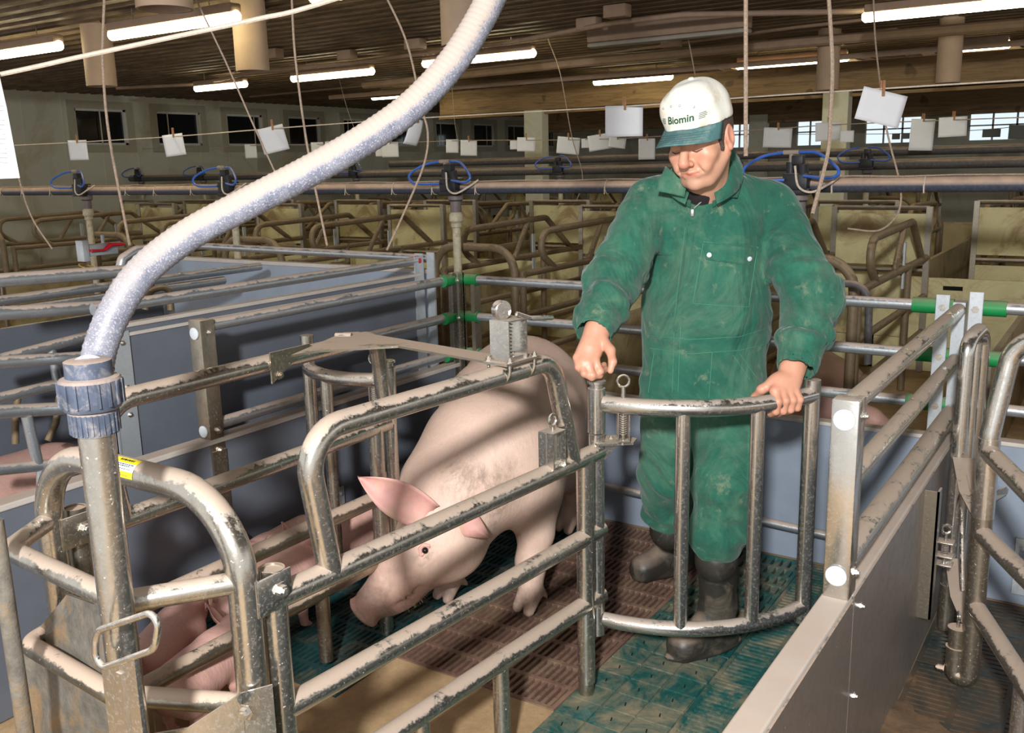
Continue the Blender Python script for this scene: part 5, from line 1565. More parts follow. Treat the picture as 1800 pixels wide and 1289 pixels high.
# ------------------------------------------------------------------ the pen to the left
npn = thing('pen_partition', (-2.95, 2.8, 0), 'tall grey plastic partition with one tube along its top, left of the sow', 'pen partition')
XN = -2.95
yN0, yN1 = at_x(222, 573, XN)[1]-0.07, at_x(738, 482, XN)[1]
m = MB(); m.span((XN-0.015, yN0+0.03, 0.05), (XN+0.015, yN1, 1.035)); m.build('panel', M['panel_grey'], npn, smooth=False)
m = MB(); m.span((XN-0.02, yN0+0.03, 1.0), (XN+0.022, yN1, 1.012)); m.span((XN-0.02, yN0+0.03, 1.03), (XN+0.022, yN1, 1.045), bev=0.003); m.build('top_edge', M['panel_edge'], npn, smooth=False)
MB().tube([(XN, yN0-0.05, 1.107), (XN, yN1-0.02, 1.107)], 0.021, seg=18).build('rail', M['galv'], npn)
m = MB(); m.span((XN-0.03, yN0-0.03, 0.05), (XN+0.03, yN0-0.022, 1.02)); m.span((XN+0.018, yN0-0.03, 0.05), (XN+0.026, yN0+0.06, 1.02)); 
np_ = m.build('angle_post', M['galv_post'], npn, smooth=False)
bolts(M['stainless_clean'], np_, [((XN+0.026, yN0+0.03, z), (1, 0, 0), 0.007, 0.006) for z in (0.98, 0.82, 0.72)])
m = MB(); m.span((XN-0.03, yN1, 0.3), (XN+0.02, yN1+0.008, 1.14)); m.span((XN+0.014, yN1-0.06, 0.3), (XN+0.020, yN1+0.0, 1.13)); m.span((XN+0.03, yN1+0.02, 0.3), (XN+0.075, yN1+0.03, 1.145)); m.build('end_post', M['galv_post'], npn, smooth=False)
m = MB(); m.cyl((XN, yN1-0.03, 1.107), (XN, yN1-0.012, 1.107), 0.024); m.build('end_cap', M['red_plastic'], npn, label='red rail end cap')
# its back wall
YB = yN1+0.10
bw = thing('pen_partition', (-4.2, YB, 0), 'grey back partition with a bright tube, behind the hose', 'pen partition')
xl = at_y(330, 448, YB)[0]
m = MB(); m.span((-5.2, YB, 0), (XN-0.03, YB+0.03, 1.045)); m.build('panel', M['panel_light'], bw, smooth=False)
m = MB(); m.span((-5.2, YB-0.01, 1.03), (XN-0.03, YB+0.04, 1.05)); m.build('top_edge', M['panel_edge'], bw, smooth=False)
MB().tube([(-5.18, YB+0.0, 1.125), (XN-0.02, YB+0.0, 1.105)], 0.021, seg=16).build('rail', M['galv'], bw)
# dark panel on the far side of the left pen with its rails
ndp = thing('pen_partition', (-3.95, 2.0, 0), 'dark grey partition at the left picture edge', 'pen partition')
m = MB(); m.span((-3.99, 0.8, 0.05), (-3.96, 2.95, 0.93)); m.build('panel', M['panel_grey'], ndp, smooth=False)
m = MB(); m.span((-3.965, 2.90, 0.05), (-3.955, 2.96, 0.98)); m.build('angle_post', M['galv_post'], ndp, smooth=False)
MB().tube([(-3.98, 0.8, 1.0), (-3.98, 3.3, 1.0)], 0.021, seg=14).build('rail', M['galv'], ndp)
MB().tube([(-3.92, 0.8, 1.055), (-3.92, 3.5, 1.055)], 0.021, seg=14).build('rail', M['galv'], ndp)
# the neighbouring crate of galvanised tube
nc = thing('farrowing_crate', (-3.25, 1.9, 0), 'galvanised tube crate around the lying sow at the left edge', 'farrowing crate')
X1 = -3.12
N = lambda x, y, X=X1: at_x(x, y, X)
def nrail(pts, r=0.020, X=X1, mat='galv'): MB().tube([N(x, y, X) for x, y in pts], r, 0.03, seg=16).build('side_rail', M[mat], nc)
nrail([(-60, 499), (0, 493), (232, 476)], 0.0235); nrail([(-60, 558), (0, 551), (190, 539)], 0.0235)
nrail([(-60, 641), (0, 637), (148, 628)], 0.021, X1); nrail([(-60, 729), (0, 724), (135, 717)], 0.023, X1)
nrail([(-40, 828), (0, 826), (82, 818), (160, 806)], 0.020, X1)
def nup(p, q, r=0.019, X=X1): MB().tube([N(*p, X), N(*q, X)], r, seg=14).build('upright', M['galv'], nc)
nup((47, 732), (66, 815)); nup((72, 820), (74, 885), 0.017)
XF = -3.45
nrail([(-40, 640), (0, 632), (160, 590), (200, 580)], 0.021, XF); nrail([(-40, 708), (0, 700), (150, 664)], 0.021, XF)
nup((90, 612), (101, 672), 0.017, XF)
for P in ([(112, 668), (104, 700), (98, 745), (84, 775)], [(32, 692), (27, 730), (27, 780)]):
    MB().tube([N(x, y, XF) for x, y in P], 0.013, 0.02, seg=12).build('finger', M['old_tube'], nc)
nrail([(205, 500), (215, 455), (240, 440), (300, 436)], 0.020, -3.5)
# hook bow seen over the grey panel
MB().tube([N(300, 545, -3.6), N(298, 510, -3.6), N(285, 505, -3.6), N(262, 512, -3.6), N(255, 545, -3.6)], 0.014, 0.05, seg=12).build('bow', M['old_tube'], nc)
# latch with a red lever
lt = thing('gate_latch', tuple(at_x(160, 440, -3.75)), 'galvanised gate latch with a red lever', 'latch')
a = at_x(138, 442, -3.75)
m = MB(); m.box(a+A3(0, 0.10, 0.0), (0.03, 0.16, 0.05), bev=0.004); m.box(a+A3(0, 0.02, 0.0), (0.05, 0.03, 0.09), bev=0.003); m.cyl(a+A3(0, 0.12, 0.02), a+A3(0, 0.12, 0.06), 0.008)
m.build('bracket', M['galv_post'], lt)
m = MB(); b0, b1 = at_x(160, 441, -3.72), at_x(216, 432, -3.72)
m.tube([b0, b0*0.6+b1*0.4-A3(0, 0, 0.006), b0*0.4+b1*0.6+A3(0, 0, 0.012), b1+A3(0, 0, 0.008)], [0.012, 0.010, 0.018, 0.016], seg=12, flat=0.5); m.build('lever', M['red_plastic'], lt, label='red plastic lever')
m = MB(); m.ring(at_x(153, 469, -3.5), (0.3, 0.2, 1), 0.030, 0.003); m.build('ring', mat_plain('brass_ring', srgb(180, 150, 70), 0.3, 0.1, metallic=0.9), lt)
# lying sow there
def lying_sow(loc, rz, label, L=1.3, h=0.40):
    b = Body((-0.5, -1.0, -0.02), (0.5, 1.05, 0.75), 0.02)
    b.limb((0, -0.55, h*0.52), (0, 0.35, h*0.52), h*0.5, h*0.52, 0.1); b.ell((0.06, -0.1, h*0.45), (0.30, 0.6, h*0.52), 0.1)
    b.limb((0, 0.35, h*0.5), (0.03, 0.66, h*0.36), h*0.42, h*0.30, 0.08); b.limb((0.03, 0.66, h*0.36), (0.05, 0.90, 0.09), h*0.28, 0.07, 0.05)
    for y in (-0.62, 0.30): b.chain([(0.10, y, 0.16), (0.32, y+0.05, 0.08), (0.42, y-0.05, 0.05)], [0.11, 0.055, 0.035], 0.04)
    v, f = b.skin(1)
    s = thing('sow', (0, 0, 0), label, 'pig')
    o = mesh_obj('body', v, f, M['piglet'], s, sharp=0); paint(o, 'flush', np.full(len(v), 0.2)); paint(o, 'soil', np.full(len(v), 0.5))
    for k in (1, -1):
        vv, ff = leaf((0.09*k, 0.55, h*0.72), (0.17*k, 0.72, h*0.85), (1, 0, 0.2), 0.12, 0.012, 0.02); mesh_obj('ear', vv, ff, M['ear'], s, sharp=0)
    s.location = Vector(loc); s.rotation_euler = (0, 0, rz); return s
q = at_z(70, 838, 0.36)
lying_sow((q[0]-0.05, q[1]-0.25, 0), math.radians(4), 'sow lying in the next pen at the left picture edge', h=0.44)
q = at_z(1495, 690, 0.2)
lying_sow((q[0]-0.35, q[1]+0.35, 0), math.radians(20), 'sow lying beyond the back rails, right of the man', h=0.34)
q = at_z(1800, 690, 0.22)
lying_sow((q[0]+0.35, q[1]+0.35, 0), math.radians(15), 'reddish sow lying beyond the rails at the right picture edge', h=0.42)
# muddy post at the front left corner
mp = MB(); a = at_z(30, 1289, 0.0)
pB = at_d(45, 1289, 1.92); pA = A3(pB[0], pB[1], pB[2]+0.46)
mp.tube([pA, A3(pB[0], pB[1], 0)], 0.0165, seg=16)
tag(mp.build('tube_post', M['mud_metal']), 'muddy tube post at the lower left picture corner', 'post')
# feed crust on the floor below it
V, F = [], []; n = 30
c0, c1 = A3(-2.45, 0.7, 0), A3(-1.55, 1.05, 0)
for i in range(n):
    for j in range(n):
        x = -2.55+1.1*i/(n-1); y = 0.55+0.5*j/(n-1)
        h = mnoise.noise(Vector((x*9, y*9, 0)))*0.5+mnoise.noise(Vector((x*30, y*30, 2)))*0.25
        V.append((x, y, max(-0.01, 0.03+h*0.07)+0.10*max(0, 1-abs(x+2.0)/0.5)*max(0, 1-abs(y-0.8)/0.3)))
for i in range(n-1):
    for j in range(n-1): F.append((i*n+j, (i+1)*n+j, (i+1)*n+j+1, i*n+j+1))
M['crust'] = mat_concrete('feed_crust', srgb(176, 150, 84), srgb(86, 62, 38), 5)
tag(mesh_obj('spilt_feed', V, F, M['crust']), 'yellow-brown spilt feed crusted under the front of the crate', 'feed', kind='stuff')

# ------------------------------------------------------------------ the pen to the right: its crate end and gate
rc = thing('farrowing_crate', (-0.3, 3.1, 0), 'shiny tube crate end of the right pen, with narrow hoops', 'farrowing crate')
SC_ = M['stainless_clean']; SD = M['stainless_dirty']
f0 = at_z(1662, 1090, 0.03)
def vz(x, y, P):
    d = ray(x, y); n_ = A3(P[0], P[1], 0); t = (n_@A3(P[0], P[1], 0))/(n_@d); return (EYE+d*t)[2]
zt = vz(1700, 600, f0)
m = MB(); p0 = A3(f0[0], f0[1], 0)
dv = A3(0.025, 0.16, 0)
m.tube([p0+A3(0, 0, 0.02), p0+A3(0, 0, zt), p0+dv+A3(0, 0, zt+0.03), p0+dv+A3(0, 0, 0.1)], 0.0235, 0.055, seg=18); m.build('narrow_hoop', SC_, rc)
MB().tube([p0+dv*0.55+A3(0, 0, 0.12), p0+dv*0.55+A3(0, 0, zt-0.02)], 0.019, seg=16).build('upright', SC_, rc)
MB().tube([p0+A3(0, 0, 0.0), p0+A3(0, 0, 0.16)], 0.0245, seg=18).build('foot', SD, rc)
e0 = at_z(1703, 1192, 0.06)
ez = vz(1722, 775, e0)
E0 = A3(e0[0], e0[1], 0)
Dp = (MC[2]@(E0+A3(0, 0, ez)-EYE))
m = MB(); pot = at_z(1677, 1188, 0.05)
m.tube([E0+A3(0, 0, ez), E0+A3(0, 0, 0.055), A3(pot[0], pot[1], 0.055), A3(pot[0], pot[1], 0.14)], 0.0275, 0.06, seg=20); m.build('elbow_post', SD, rc)
m = MB(); m.tube([E0+A3(0, 0, ez-0.22), E0+A3(0, 0, ez+0.01)], 0.029, seg=20); m.build('elbow_sleeve', SC_, rc)
m = MB(); pt = A3(pot[0], pot[1], 0.14); m.lathe(pt, (0, 0, 1), [(0, 0.030), (0.005, 0.030), (0.005, 0.024), (0.06, 0.024), (0.06, 0.028), (0.066, 0.028)], 20); pp_ = m.build('pin_pot', SD, rc)
m = MB(); m.ring(pt+A3(0, 0, 0.10), (1, 0.3, 0), 0.013, 0.004); m.cyl(pt+A3(0, 0, 0.06), pt+A3(0, 0, 0.088), 0.005); m.build('eye_bolt', SC_, pp_); MB().bolt(A3(pot[0]-0.026, pot[1]-0.01, 0.07), (-1, 0, 0), 0.009, 0.02).build('bolt', SD, pp_)
# upper hoop rising to the right
H1, H2, H3 = at_d(1752, 680, Dp-0.02), at_d(1785, 622, Dp-0.05), at_d(1830, 600, Dp-0.10)
m = MB(); m.tube([E0+A3(0, 0, ez-0.05), E0+A3(0, 0, ez+0.02), at_d(1783, 600, Dp-0.05), at_d(2100, 568, Dp-0.35)], 0.0265, 0.09, seg=20); m.build('top_hoop', SC_, rc)
for (x0, y0, x1, y1, z) in ((1718, 792, 2060, 1119, 0.755), (1712, 935, 2060, 1270, 0.50), (1708, 1065, 2000, 1511, 0.27)):
    zz = vz(x0, y0, E0)
    MB().tube([A3(*(E0+A3(0, 0, zz))), at_z(x1, y1, zz)], 0.0255, seg=18).build('side_rail', M['stainless'], rc)
a, b = at_z(1801, 1198, vz(1708, 1065, E0)), at_z(1752, 1310, 0)
m = MB(); m.tube([a, A3(a[0], a[1], 0.0)], 0.024, seg=16); m.build('foot', SC_, rc)
# latch plates between the hoop and the post
za = vz(1670, 800, p0); zb = vz(1655, 975, p0)
m = MB()
t_ = A3(0.0, 0.0, 0)
pp = p0+A3(0.02, -0.02, za); qq = E0+A3(-0.005, 0.0, za-0.09)
s_ = unit(np.cross(qq-pp, (0, 0, 1)))
m.plate([pp+s_*0.035, pp-s_*0.03, qq-s_*0.0, pp*0.5+qq*0.5+s_*0.035], 0.005); m.box(pp*0.6+qq*0.4+A3(0, 0, 0.006), (0.09, 0.012, 0.012), X=qq-pp, Y=s_); m.bolt(pp+A3(0, 0, 0.006), (0, 0, 1), 0.007, 0.006)
m.build('upper_latch_plate', M['stainless'], rc)
m = MB(); pp = p0+A3(0.02, -0.02, zb); qq = E0+A3(-0.005, 0.0, zb-0.09)
m.plate([pp+s_*0.035, pp-s_*0.03, qq, pp*0.5+qq*0.5+s_*0.035], 0.005); m.tube([pp+A3(0, 0, 0.22), pp*0.55+qq*0.45+A3(0, 0, 0.01)], 0.007, seg=10)
m.build('lower_latch_plate', M['stainless'], rc)
# spring bracket fixed on the steel sheet
sb_ = thing('spring_bracket', (-0.42, 2.98, 0.3), 'dusty bracket with spring bolt and ring on the steel sheet', 'bracket')
c = at_x(1654, 975, -0.40)
m = MB()
for dz in (0.045, 0.0, -0.028): MB().box(c+A3(0, 0, dz), (0.07, 0.045, 0.005), bev=0.001).build('tab', M['stainless'], sb_)
m = MB(); m.ring(c+A3(0.01, 0, 0.085), (0.5, -1, 0), 0.014, 0.0045); m.cyl(c+A3(0.01, 0, -0.04), c+A3(0.01, 0, 0.07), 0.005)
for k in range(7): m.ring(c+A3(0.01, 0, 0.005+0.0055*k), (0, 0, 1), 0.009, 0.0022, 10, 5)
m.build('spring_bolt', SC_, sb_)
hb_ = at_y(1770, 870, 3.45)
mm = MB(); mm.plate([at_y(1738, 872, 3.40), at_y(1768, 855, 3.44), at_y(1772, 860, 3.46), at_y(1770, 868, 3.46), at_y(1740, 885, 3.40)], 0.006); o = mm.build('wall_tab', M['stainless']); tag(o, 'small dusty flat tab with a hole behind the right post', 'bracket')
# ------------------------------------------------------------------ feed lines with their droppers
def feed_line(y, z, x0, x1, r, mat, label, ties):
    t = thing('feed_line', ((x0+x1)/2, y, z), label, 'feed pipe')
    MB().tube([(x0, y, z), (x1, y, z)], r, seg=20).build('pipe', mat, t)
    MB().tube([(x0+(x1-x0)*k/60, y-0.012+0.004*math.sin(k*1.7), z+r+0.006+0.003*math.sin(k*2.3)) for k in range(61)], 0.004, seg=6).build('cable', M['rope'], t)
    for x in ties:
        m = MB(); m.ring((x, y, z), (1, 0.08, 0), r+0.003, 0.0028, 18, 6); m.tube([(x, y-r-0.002, z), (x+0.004, y-r-0.012, z-r*1.1)], 0.0028, seg=6); m.build('cable_tie', M['cord_white'], t)
    return t
feed_line(5.0, 1.42, -11, 3.0, 0.0375, M['pipe_grey'], 'long dusty grey feed pipe crossing the picture at head height', [at_y(x, 325, 5.0)[0] for x in (6, 43, 93, 226, 276, 341, 515, 613, 695, 765, 841, 1068, 1465, 1626)])
feed_line(9.8, 1.475, -13.9, 3.0, 0.045, M['pipe_dark'], 'dark feed pipe farther back, just above the near one', [])
feed_line(10.6, 1.60, -9.0, 3.0, 0.040, M['pipe_dark'], 'farthest dark feed pipe, topmost of the three', [])
def dropper(x, y, z, label, near, zend=0.25):
    t = thing('feed_dropper', (x, y, zend), label, 'feed dropper', None if near else 'droppers on the far feed pipe')
    m = MB(); m.box((x, y-0.035, z+0.02), (0.13, 0.11, 0.09), bev=0.012); m.cyl((x-0.03, y-0.06, z+0.06), (x-0.03, y-0.06, z+0.12), 0.024); m.cyl((x+0.035, y-0.06, z+0.05), (x+0.035, y-0.07, z+0.11), 0.028); m.box((x+0.01, y-0.07, z+0.13), (0.06, 0.05, 0.05), bev=0.008)
    m.box((x, y-0.06, z-0.03), (0.15, 0.05, 0.03), bev=0.006); v = m.build('valve', M['black'], t)
    if near:
        m = MB(); m.cyl((x-0.03, y-0.06, z+0.115), (x-0.03, y-0.06, z+0.16), 0.011); m.cyl((x-0.07, y-0.06, z+0.17), (x+0.01, y-0.06, z+0.17), 0.013); m.build('tee', mat_plain('grey_tee', srgb(150, 134, 120), 0.6, 0.1), v)
    P = [A3(x+0.01, y-0.06, z+0.17), A3(x+0.12, y-0.10, z+0.16), A3(x+0.235, y-0.16, z+0.08), A3(x+0.20, y-0.16, z+0.04), A3(x+0.05, y-0.10, z+0.05)]
    P2 = [A3(x-0.07, y-0.06, z+0.17), A3(x-0.17, y-0.10, z+0.15), A3(x-0.245, y-0.16, z+0.09), A3(x-0.20, y-0.16, z+0.035), A3(x-0.05, y-0.10, z+0.03)]
    m = MB(); m.tube(catmull(P, 8), 0.008, seg=8); m.build('air_tube', M['blue_tube'], t, label='blue air tube')
    m = MB(); m.tube(catmull(P2, 8), 0.008, seg=8); m.build('air_tube', M['blue_tube'], t, label='blue air tube')
    if near:
        m = MB(); m.tube(catmull([A3(x+0.0, y-0.09, z+0.10), A3(x+0.03, y-0.12, z+0.0), A3(x+0.10, y-0.13, z-0.03), A3(x+0.18, y-0.10, z+0.01), A3(x+0.22, y-0.05, z+0.05)], 8), 0.006, seg=8); m.build('cable', M['cord_white'], t)
    m = MB(); m.lathe((x, y, z), (0, 0, -1), [(0.0, 0.052), (0.075, 0.050), (0.085, 0.037), (0.155, 0.035)], 20); m.build('neck', M['pipe_grey'], t)
    m = MB(); m.lathe((x, y, z-0.15), (0, 0, -1), [(0.0, 0.030), (0.02, 0.045), (0.06, 0.047), (0.075, 0.036), (0.10, 0.036), (0.105, 0.030)], 20); m.build('collar', M['pvc'], t)
    MB().tube([(x, y, z-0.23), (x, y, zend)], 0.0275, seg=16).build('drop_pipe', M['pvc'], t)
    return t
names = ['leftmost dropper with blue tube, over the red lever', 'dropper with blue tube, half hidden behind the hose', 'dropper with blue tube loop above the dark corner post', 'dropper with blue tube loop at the man\'s shoulder']
for i, x in enumerate((150, 408, 800, 1405)):
    X = ray(x, 330)[0]/ray(x, 330)[1]*5.0
    dropper(X, 5.0, 1.42, names[i], True)
for i, x in enumerate((245, 355, 625, 985, 1525)):
    X = ray(x, 290)[0]/ray(x, 290)[1]*9.8
    dropper(X, 9.8, 1.475, 'dropper on the far feed pipe, %s' % ('leftmost', 'second from left', 'third from left, above the hose', 'left of the man', 'right of the man')[i], False, 1.05)

# ------------------------------------------------------------------ rows of crates behind
OT = M['old_tube']
def crate_proto(label, door=True):
    t = thing('farrowing_crate', (0, 0, 0), label, 'farrowing crate', 'dust-covered crates in the rows behind')
    w = 0.33
    MB().tube([(-w, 0, 0), (-w, 0, 1.02), (w, 0, 1.02), (w, 0, 0)], 0.028, 0.17, seg=14, n=8).build('front_hoop', OT, t)
    for s in (1, -1):
        for z in (0.84, 0.56, 0.30): MB().tube([(w*s, 0.08, z), (w*s, 2.08, z+0.0)], 0.023, seg=12).build('side_rail', OT, t)
        MB().tube([(w*s, 0.52, 0.84), (w*s, 0.10, 1.10), (w*s, 1.50, 1.13), (w*s, 1.92, 0.84)], 0.024, 0.10, seg=12, n=6).build('top_rail', OT, t)
        MB().tube([(w*s, 1.02, 0.85), (w*s, 1.22, 1.11)], 0.020, seg=10).build('strut', OT, t)
        for y in (0.10, 1.45): MB().tube([(w*s, y, 0), (w*s, y, 0.86)], 0.024, seg=12).build('upright', OT, t)
        m = MB(); m.box((w*s, 1.30, 0.86), (0.012, 0.035, 0.30)); m.build('adjuster_plate', M['galv_post'], t, smooth=False)
    if door:
        for s in (1, -1):
            m = MB(); m.span((w*s-0.02, 2.08, 0), (w*s+0.02, 2.13, 1.20)); m.build('door_post', M['stainless_dirty'], t, smooth=False)
        for z_ in ((0.78, 1.15), (0.25, 0.70)): MB().span((-w+0.02, 2.09, z_[0]), (w-0.02, 2.11, z_[1])).build('door_board', M['beige'], t, smooth=False)
        for z_ in (0.74, 1.19): MB().tube([(-w, 2.10, z_), (w, 2.10, z_)], 0.017, seg=10).build('door_frame', M['stainless_dirty'], t)
    return t
C0 = crate_proto('dusty crate beyond the dark corner post, behind its dropper')
C0.location = Vector((-3.72, 5.20, 0))
def crate_at(x, y, rz, label):
    c = copy_tree(C0); c.location = Vector((x, y, 0)); c.rotation_euler = (0, 0, rz); c['label'] = label; return c
row2 = [(-9.9, 'dusty crate of the second row at the left picture edge'), (-7.8, 'dusty crate of the second row behind the leftmost dropper'), (-5.9, 'dusty crate of the second row behind the hose'), (-1.55, 'dusty crate of the second row right of the man\'s arm')]
for x, l in row2: crate_at(x, 5.20, 0, l)
pos = ['leftmost', 'second from left', 'third from left', 'fourth from left', 'fifth from left', 'sixth from left', 'seventh from left', 'eighth from left', 'rightmost']
for i, u in enumerate((-1.40, -1.235, -1.07, -0.905, -0.745, -0.58, -0.41, -0.235, -0.085)):
    crate_at(u*8.3, 10.35, PI, 'dusty crate in the third row from the front, %s of that row' % pos[i])
for i in range(8):
    crate_at(-11.5+1.75*i, 13.2, 0, 'dim dusty crate in the farthest row, %s of that row' % pos[i if i < 7 else 8])
# boards between the pens of the second row
def board(x0, y0, x1, y1, z, label, slot=False):
    t = thing('pen_board', ((x0+x1)/2, (y0+y1)/2, 0), label, 'board')
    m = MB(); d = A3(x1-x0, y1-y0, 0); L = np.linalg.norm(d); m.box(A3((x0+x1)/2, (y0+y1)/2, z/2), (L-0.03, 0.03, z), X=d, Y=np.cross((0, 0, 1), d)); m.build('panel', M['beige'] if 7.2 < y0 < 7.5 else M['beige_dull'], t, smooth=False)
    if slot:
        nn = unit(np.cross(d, (0, 0, 1))); nn = nn if nn[1] < 0 else -nn
        m = MB(); c = A3((x0+x1)/2, (y0+y1)/2, z-0.07)+nn*0.0155; m.box(c, (0.13, 0.002, 0.03), X=d, Y=nn); m.build('hand_slot', M['dark_pit'], t, smooth=False)
    for e in (A3(x0, y0, 0), A3(x1, y1, 0)):
        m = MB(); m.box(e+A3(0, 0, z/2+0.01), (0.03, 0.035, z+0.02), X=d, Y=np.cross((0, 0, 1), d)); m.build('stake', M['stainless_dirty'], t, smooth=False)
    return t
dv = [-8.85, -6.85, -4.8, -2.65, -0.50, 1.6]
nm = ['farthest left', 'left of the hose', 'behind the hose', 'beside the dark corner post', 'right of the man', 'at the right picture edge']
for i, x in enumerate(dv):
    board(x, 4.75, x, 7.30, 0.62, 'beige board running back between pens, %s' % nm[i])
for i in range(len(dv)-1):
    a, b = dv[i], dv[i+1]
    if i == 3:
        board(a, 7.35, a+(b-a)*0.5, 7.35, 0.69, 'beige cross board with hand slot behind the man', True); board(a+(b-a)*0.5, 7.35, b, 7.35, 0.69, 'beige cross board with hand slot right of the man\'s elbow', True)
    elif i == 4:
        board(a, 7.35, b, 7.35, 0.69, 'beige cross board with hand slot at the right picture edge', True)
    else:
        board(a, 7.35, b, 7.35, 0.69, 'beige cross board at the back of the second row, %s' % nm[i], True)
for i, x in enumerate((-10.9, -9.57, -8.2, -6.85, -5.5, -4.1, -2.68, -1.33, 0.1)):
    board(x, 8.0, x, 10.3, 0.75, 'beige board between pens of the third row, %s' % pos[i])
for i in range(5):
    x = -11.0+2.9*i
    board(x, 11.9, x+2.9, 11.9, 0.80, 'dim beige board closing the third row, %s' % pos[i if i < 4 else 8])
# aisle-side low boards just beyond the back wall
def bend_bar(P, r, label, mat='pipe_dark'):
    m = MB(); m.tube(P, r, 0.10, seg=12); tag(m.build('bent_bar', M[mat]), label, 'bar')
bend_bar([at_y(1440, 600, 5.0), at_y(1440, 497, 5.0), at_y(1528, 500, 5.0), at_y(1525, 640, 5.0)], 0.020, 'dark bent tube standing right of the man\'s elbow')
# ------------------------------------------------------------------ ceiling lights, vents, conduits
M['tube_light'] = mat_emit('fluorescent_diffuser', (1.0, 0.90, 0.55, 1), 17.0)
M['diffuser_off'] = mat_plain('unlit_diffuser', srgb(150, 144, 132), 0.4, 0.05)
M['light_house'] = mat_plain('dusty_light_housing', srgb(150, 126, 106), 0.7, 0.08)
lights = [((200, 70), (415, 35), 'near the left vent pipe'), ((-70, 113), (105, 86), 'at the left picture edge'), ((340, 160), (437, 152), 'smallest, over the third window'), ((510, 143), (660, 130), 'above the hose, left of its top'),
          ((748, 118), (937, 98), 'crossed by the hose'), ((655, 175), (745, 168), 'low and partly behind the hose'), ((1035, 148), (1190, 140), 'just left of the cap'), ((1293, 121), (1493, 106), 'right of the cap, crossed by ropes'),
          ((1510, 35), (1830, 10), 'long bright one in the upper right corner'), ((1653, 92), (1777, 83), 'short one at the right'), ((540, 3), (640, -8), 'cut by the top picture edge')]
ZL = 2.60
for a, b, nm_ in lights:
    p, q_ = at_z(*a, ZL), at_z(*b, ZL); yy = (p[1]+q_[1])/2; x0, x1 = p[0], q_[0]
    if a[0] == 1510: x1 = x0+1.32*1.5
    t = thing('ceiling_light', ((x0+x1)/2, yy, ZL), 'lit tube light on the ceiling, '+nm_, 'ceiling light')
    m = MB(); m.lathe((x0, yy, ZL+0.03), (1, 0, 0), [(0, 0.025), (0.02, 0.042), (x1-x0-0.02, 0.042), (x1-x0, 0.025)], 14); m.build('diffuser', M['tube_light'], t)
    m = MB(); m.span((x0+0.02, yy-0.05, ZL+0.055), (x1-0.02, yy+0.05, ZL+0.12), bev=0.012); m.build('housing', M['light_house'], t)
    for k in (0.2, 0.8):
        xx = x0+(x1-x0)*k; m = MB(); m.tube([(xx, yy, ZL+0.11), (xx, yy, 2.83)], 0.004, seg=6); m.build('hanger', M['stainless_dirty'], t)
p, q_ = at_z(1052, 84, 2.62), at_z(1306, 50, 2.62); yy = (p[1]+q_[1])/2
t = thing('ceiling_light', ((p[0]+q_[0])/2, yy, 2.62), 'unlit dusty tube light above the man\'s head', 'ceiling light')
m = MB(); m.span((p[0], yy-0.07, 2.60), (q_[0], yy+0.07, 2.64), bev=0.015); m.build('diffuser', M['diffuser_off'], t)
m = MB(); m.span((p[0], yy-0.08, 2.64), (q_[0], yy+0.08, 2.78), bev=0.02); m.build('housing', M['light_house'], t)
for (x, y, zb, r, nm_) in ((-7.55, 5.14, 2.30, 0.125, 'left vent pipe hanging from the ceiling'), (-5.72, 5.19, 2.30, 0.125, 'vent pipe beside the lit tube light'), (-3.66, 5.05, 2.30, 0.122, 'vent pipe left of the hose top'), (-3.85, 2.99, 2.30, 0.128, 'vent pipe cut by the top picture edge, open end showing')):
    t = thing('vent_pipe', (x, y, zb), nm_, 'vent pipe')
    m = MB(); m.lathe((x, y, 2.84), (0, 0, -1), [(0, r), (2.84-zb, r), (2.84-zb, r-0.012), (0.05, r-0.012)], 28, cap=False); m.build('pipe', M['vent'], t)
for i, px_ in enumerate((1452, 1662)):
    a = at_y(px_, 200, 10.0)
    t = thing('vent_pipe', (a[0], 10.0, 2.2), 'far vent pipe below the beam, %s' % ('left one' if i == 0 else 'right one'), 'vent pipe')
    MB().lathe((a[0], 10.0, 2.84), (0, 0, -1), [(0, 0.11), (0.62, 0.11), (0.62, 0.10), (0.3, 0.10)], 20, cap=False).build('pipe', M['vent'], t)
def conduit(P, z, r, label, mat='light_house'):
    m = MB(); m.tube([at_z(x, y, z) for x, y in P], r, seg=10); tag(m.build('conduit', M[mat]), label, 'conduit')
conduit([(205, 155), (350, 148), (440, 128), (620, 110), (900, 74), (1080, 40), (1200, 26), (1500, 20), (1800, -5)], 2.70, 0.022, 'dusty conduit sagging below the corrugated ceiling')
conduit([(440, 170), (700, 145), (760, 130), (1050, 96), (1400, 48), (1560, 30)], 2.77, 0.016, 'thin dusty conduit running beside the sagging one')
conduit([(640, 150), (1000, 112), (1400, 75), (1800, 42)], 2.68, 0.05, 'thick dusty pipe under the ceiling, farther back')
# cable tray
tr = thing('cable_tray', (-5, 11.2, 2.66), 'dusty ladder cable tray hanging below the ceiling', 'cable tray')
m = MB(); m.span((-10.5, 11.0, 2.60), (3, 11.02, 2.66)); m.span((-10.5, 11.28, 2.60), (3, 11.30, 2.66)); m.build('side', M['light_house'], tr, smooth=False)
x = -10.4
while x < 3: MB().span((x, 11.02, 2.605), (x+0.03, 11.28, 2.62)).build('rung', M['light_house'], tr, smooth=False); x += 0.16
for i, (x, y) in enumerate(((447, 28), (480, 95), (610, 97), (1035, 42), (1085, 20), (1180, 75), (1500, 68), (1560, 60), (730, 78))):
    p = at_z(x, y, 2.74); m = MB(); m.box(p, (0.20, 0.12, 0.10), bev=0.012); tag(m.build('junction_box', M['light_house']), 'dusty junction box on the ceiling, %s from the left' % ('first', 'second', 'third', 'fifth', 'sixth', 'seventh', 'eighth', 'ninth', 'fourth')[i], 'junction box')

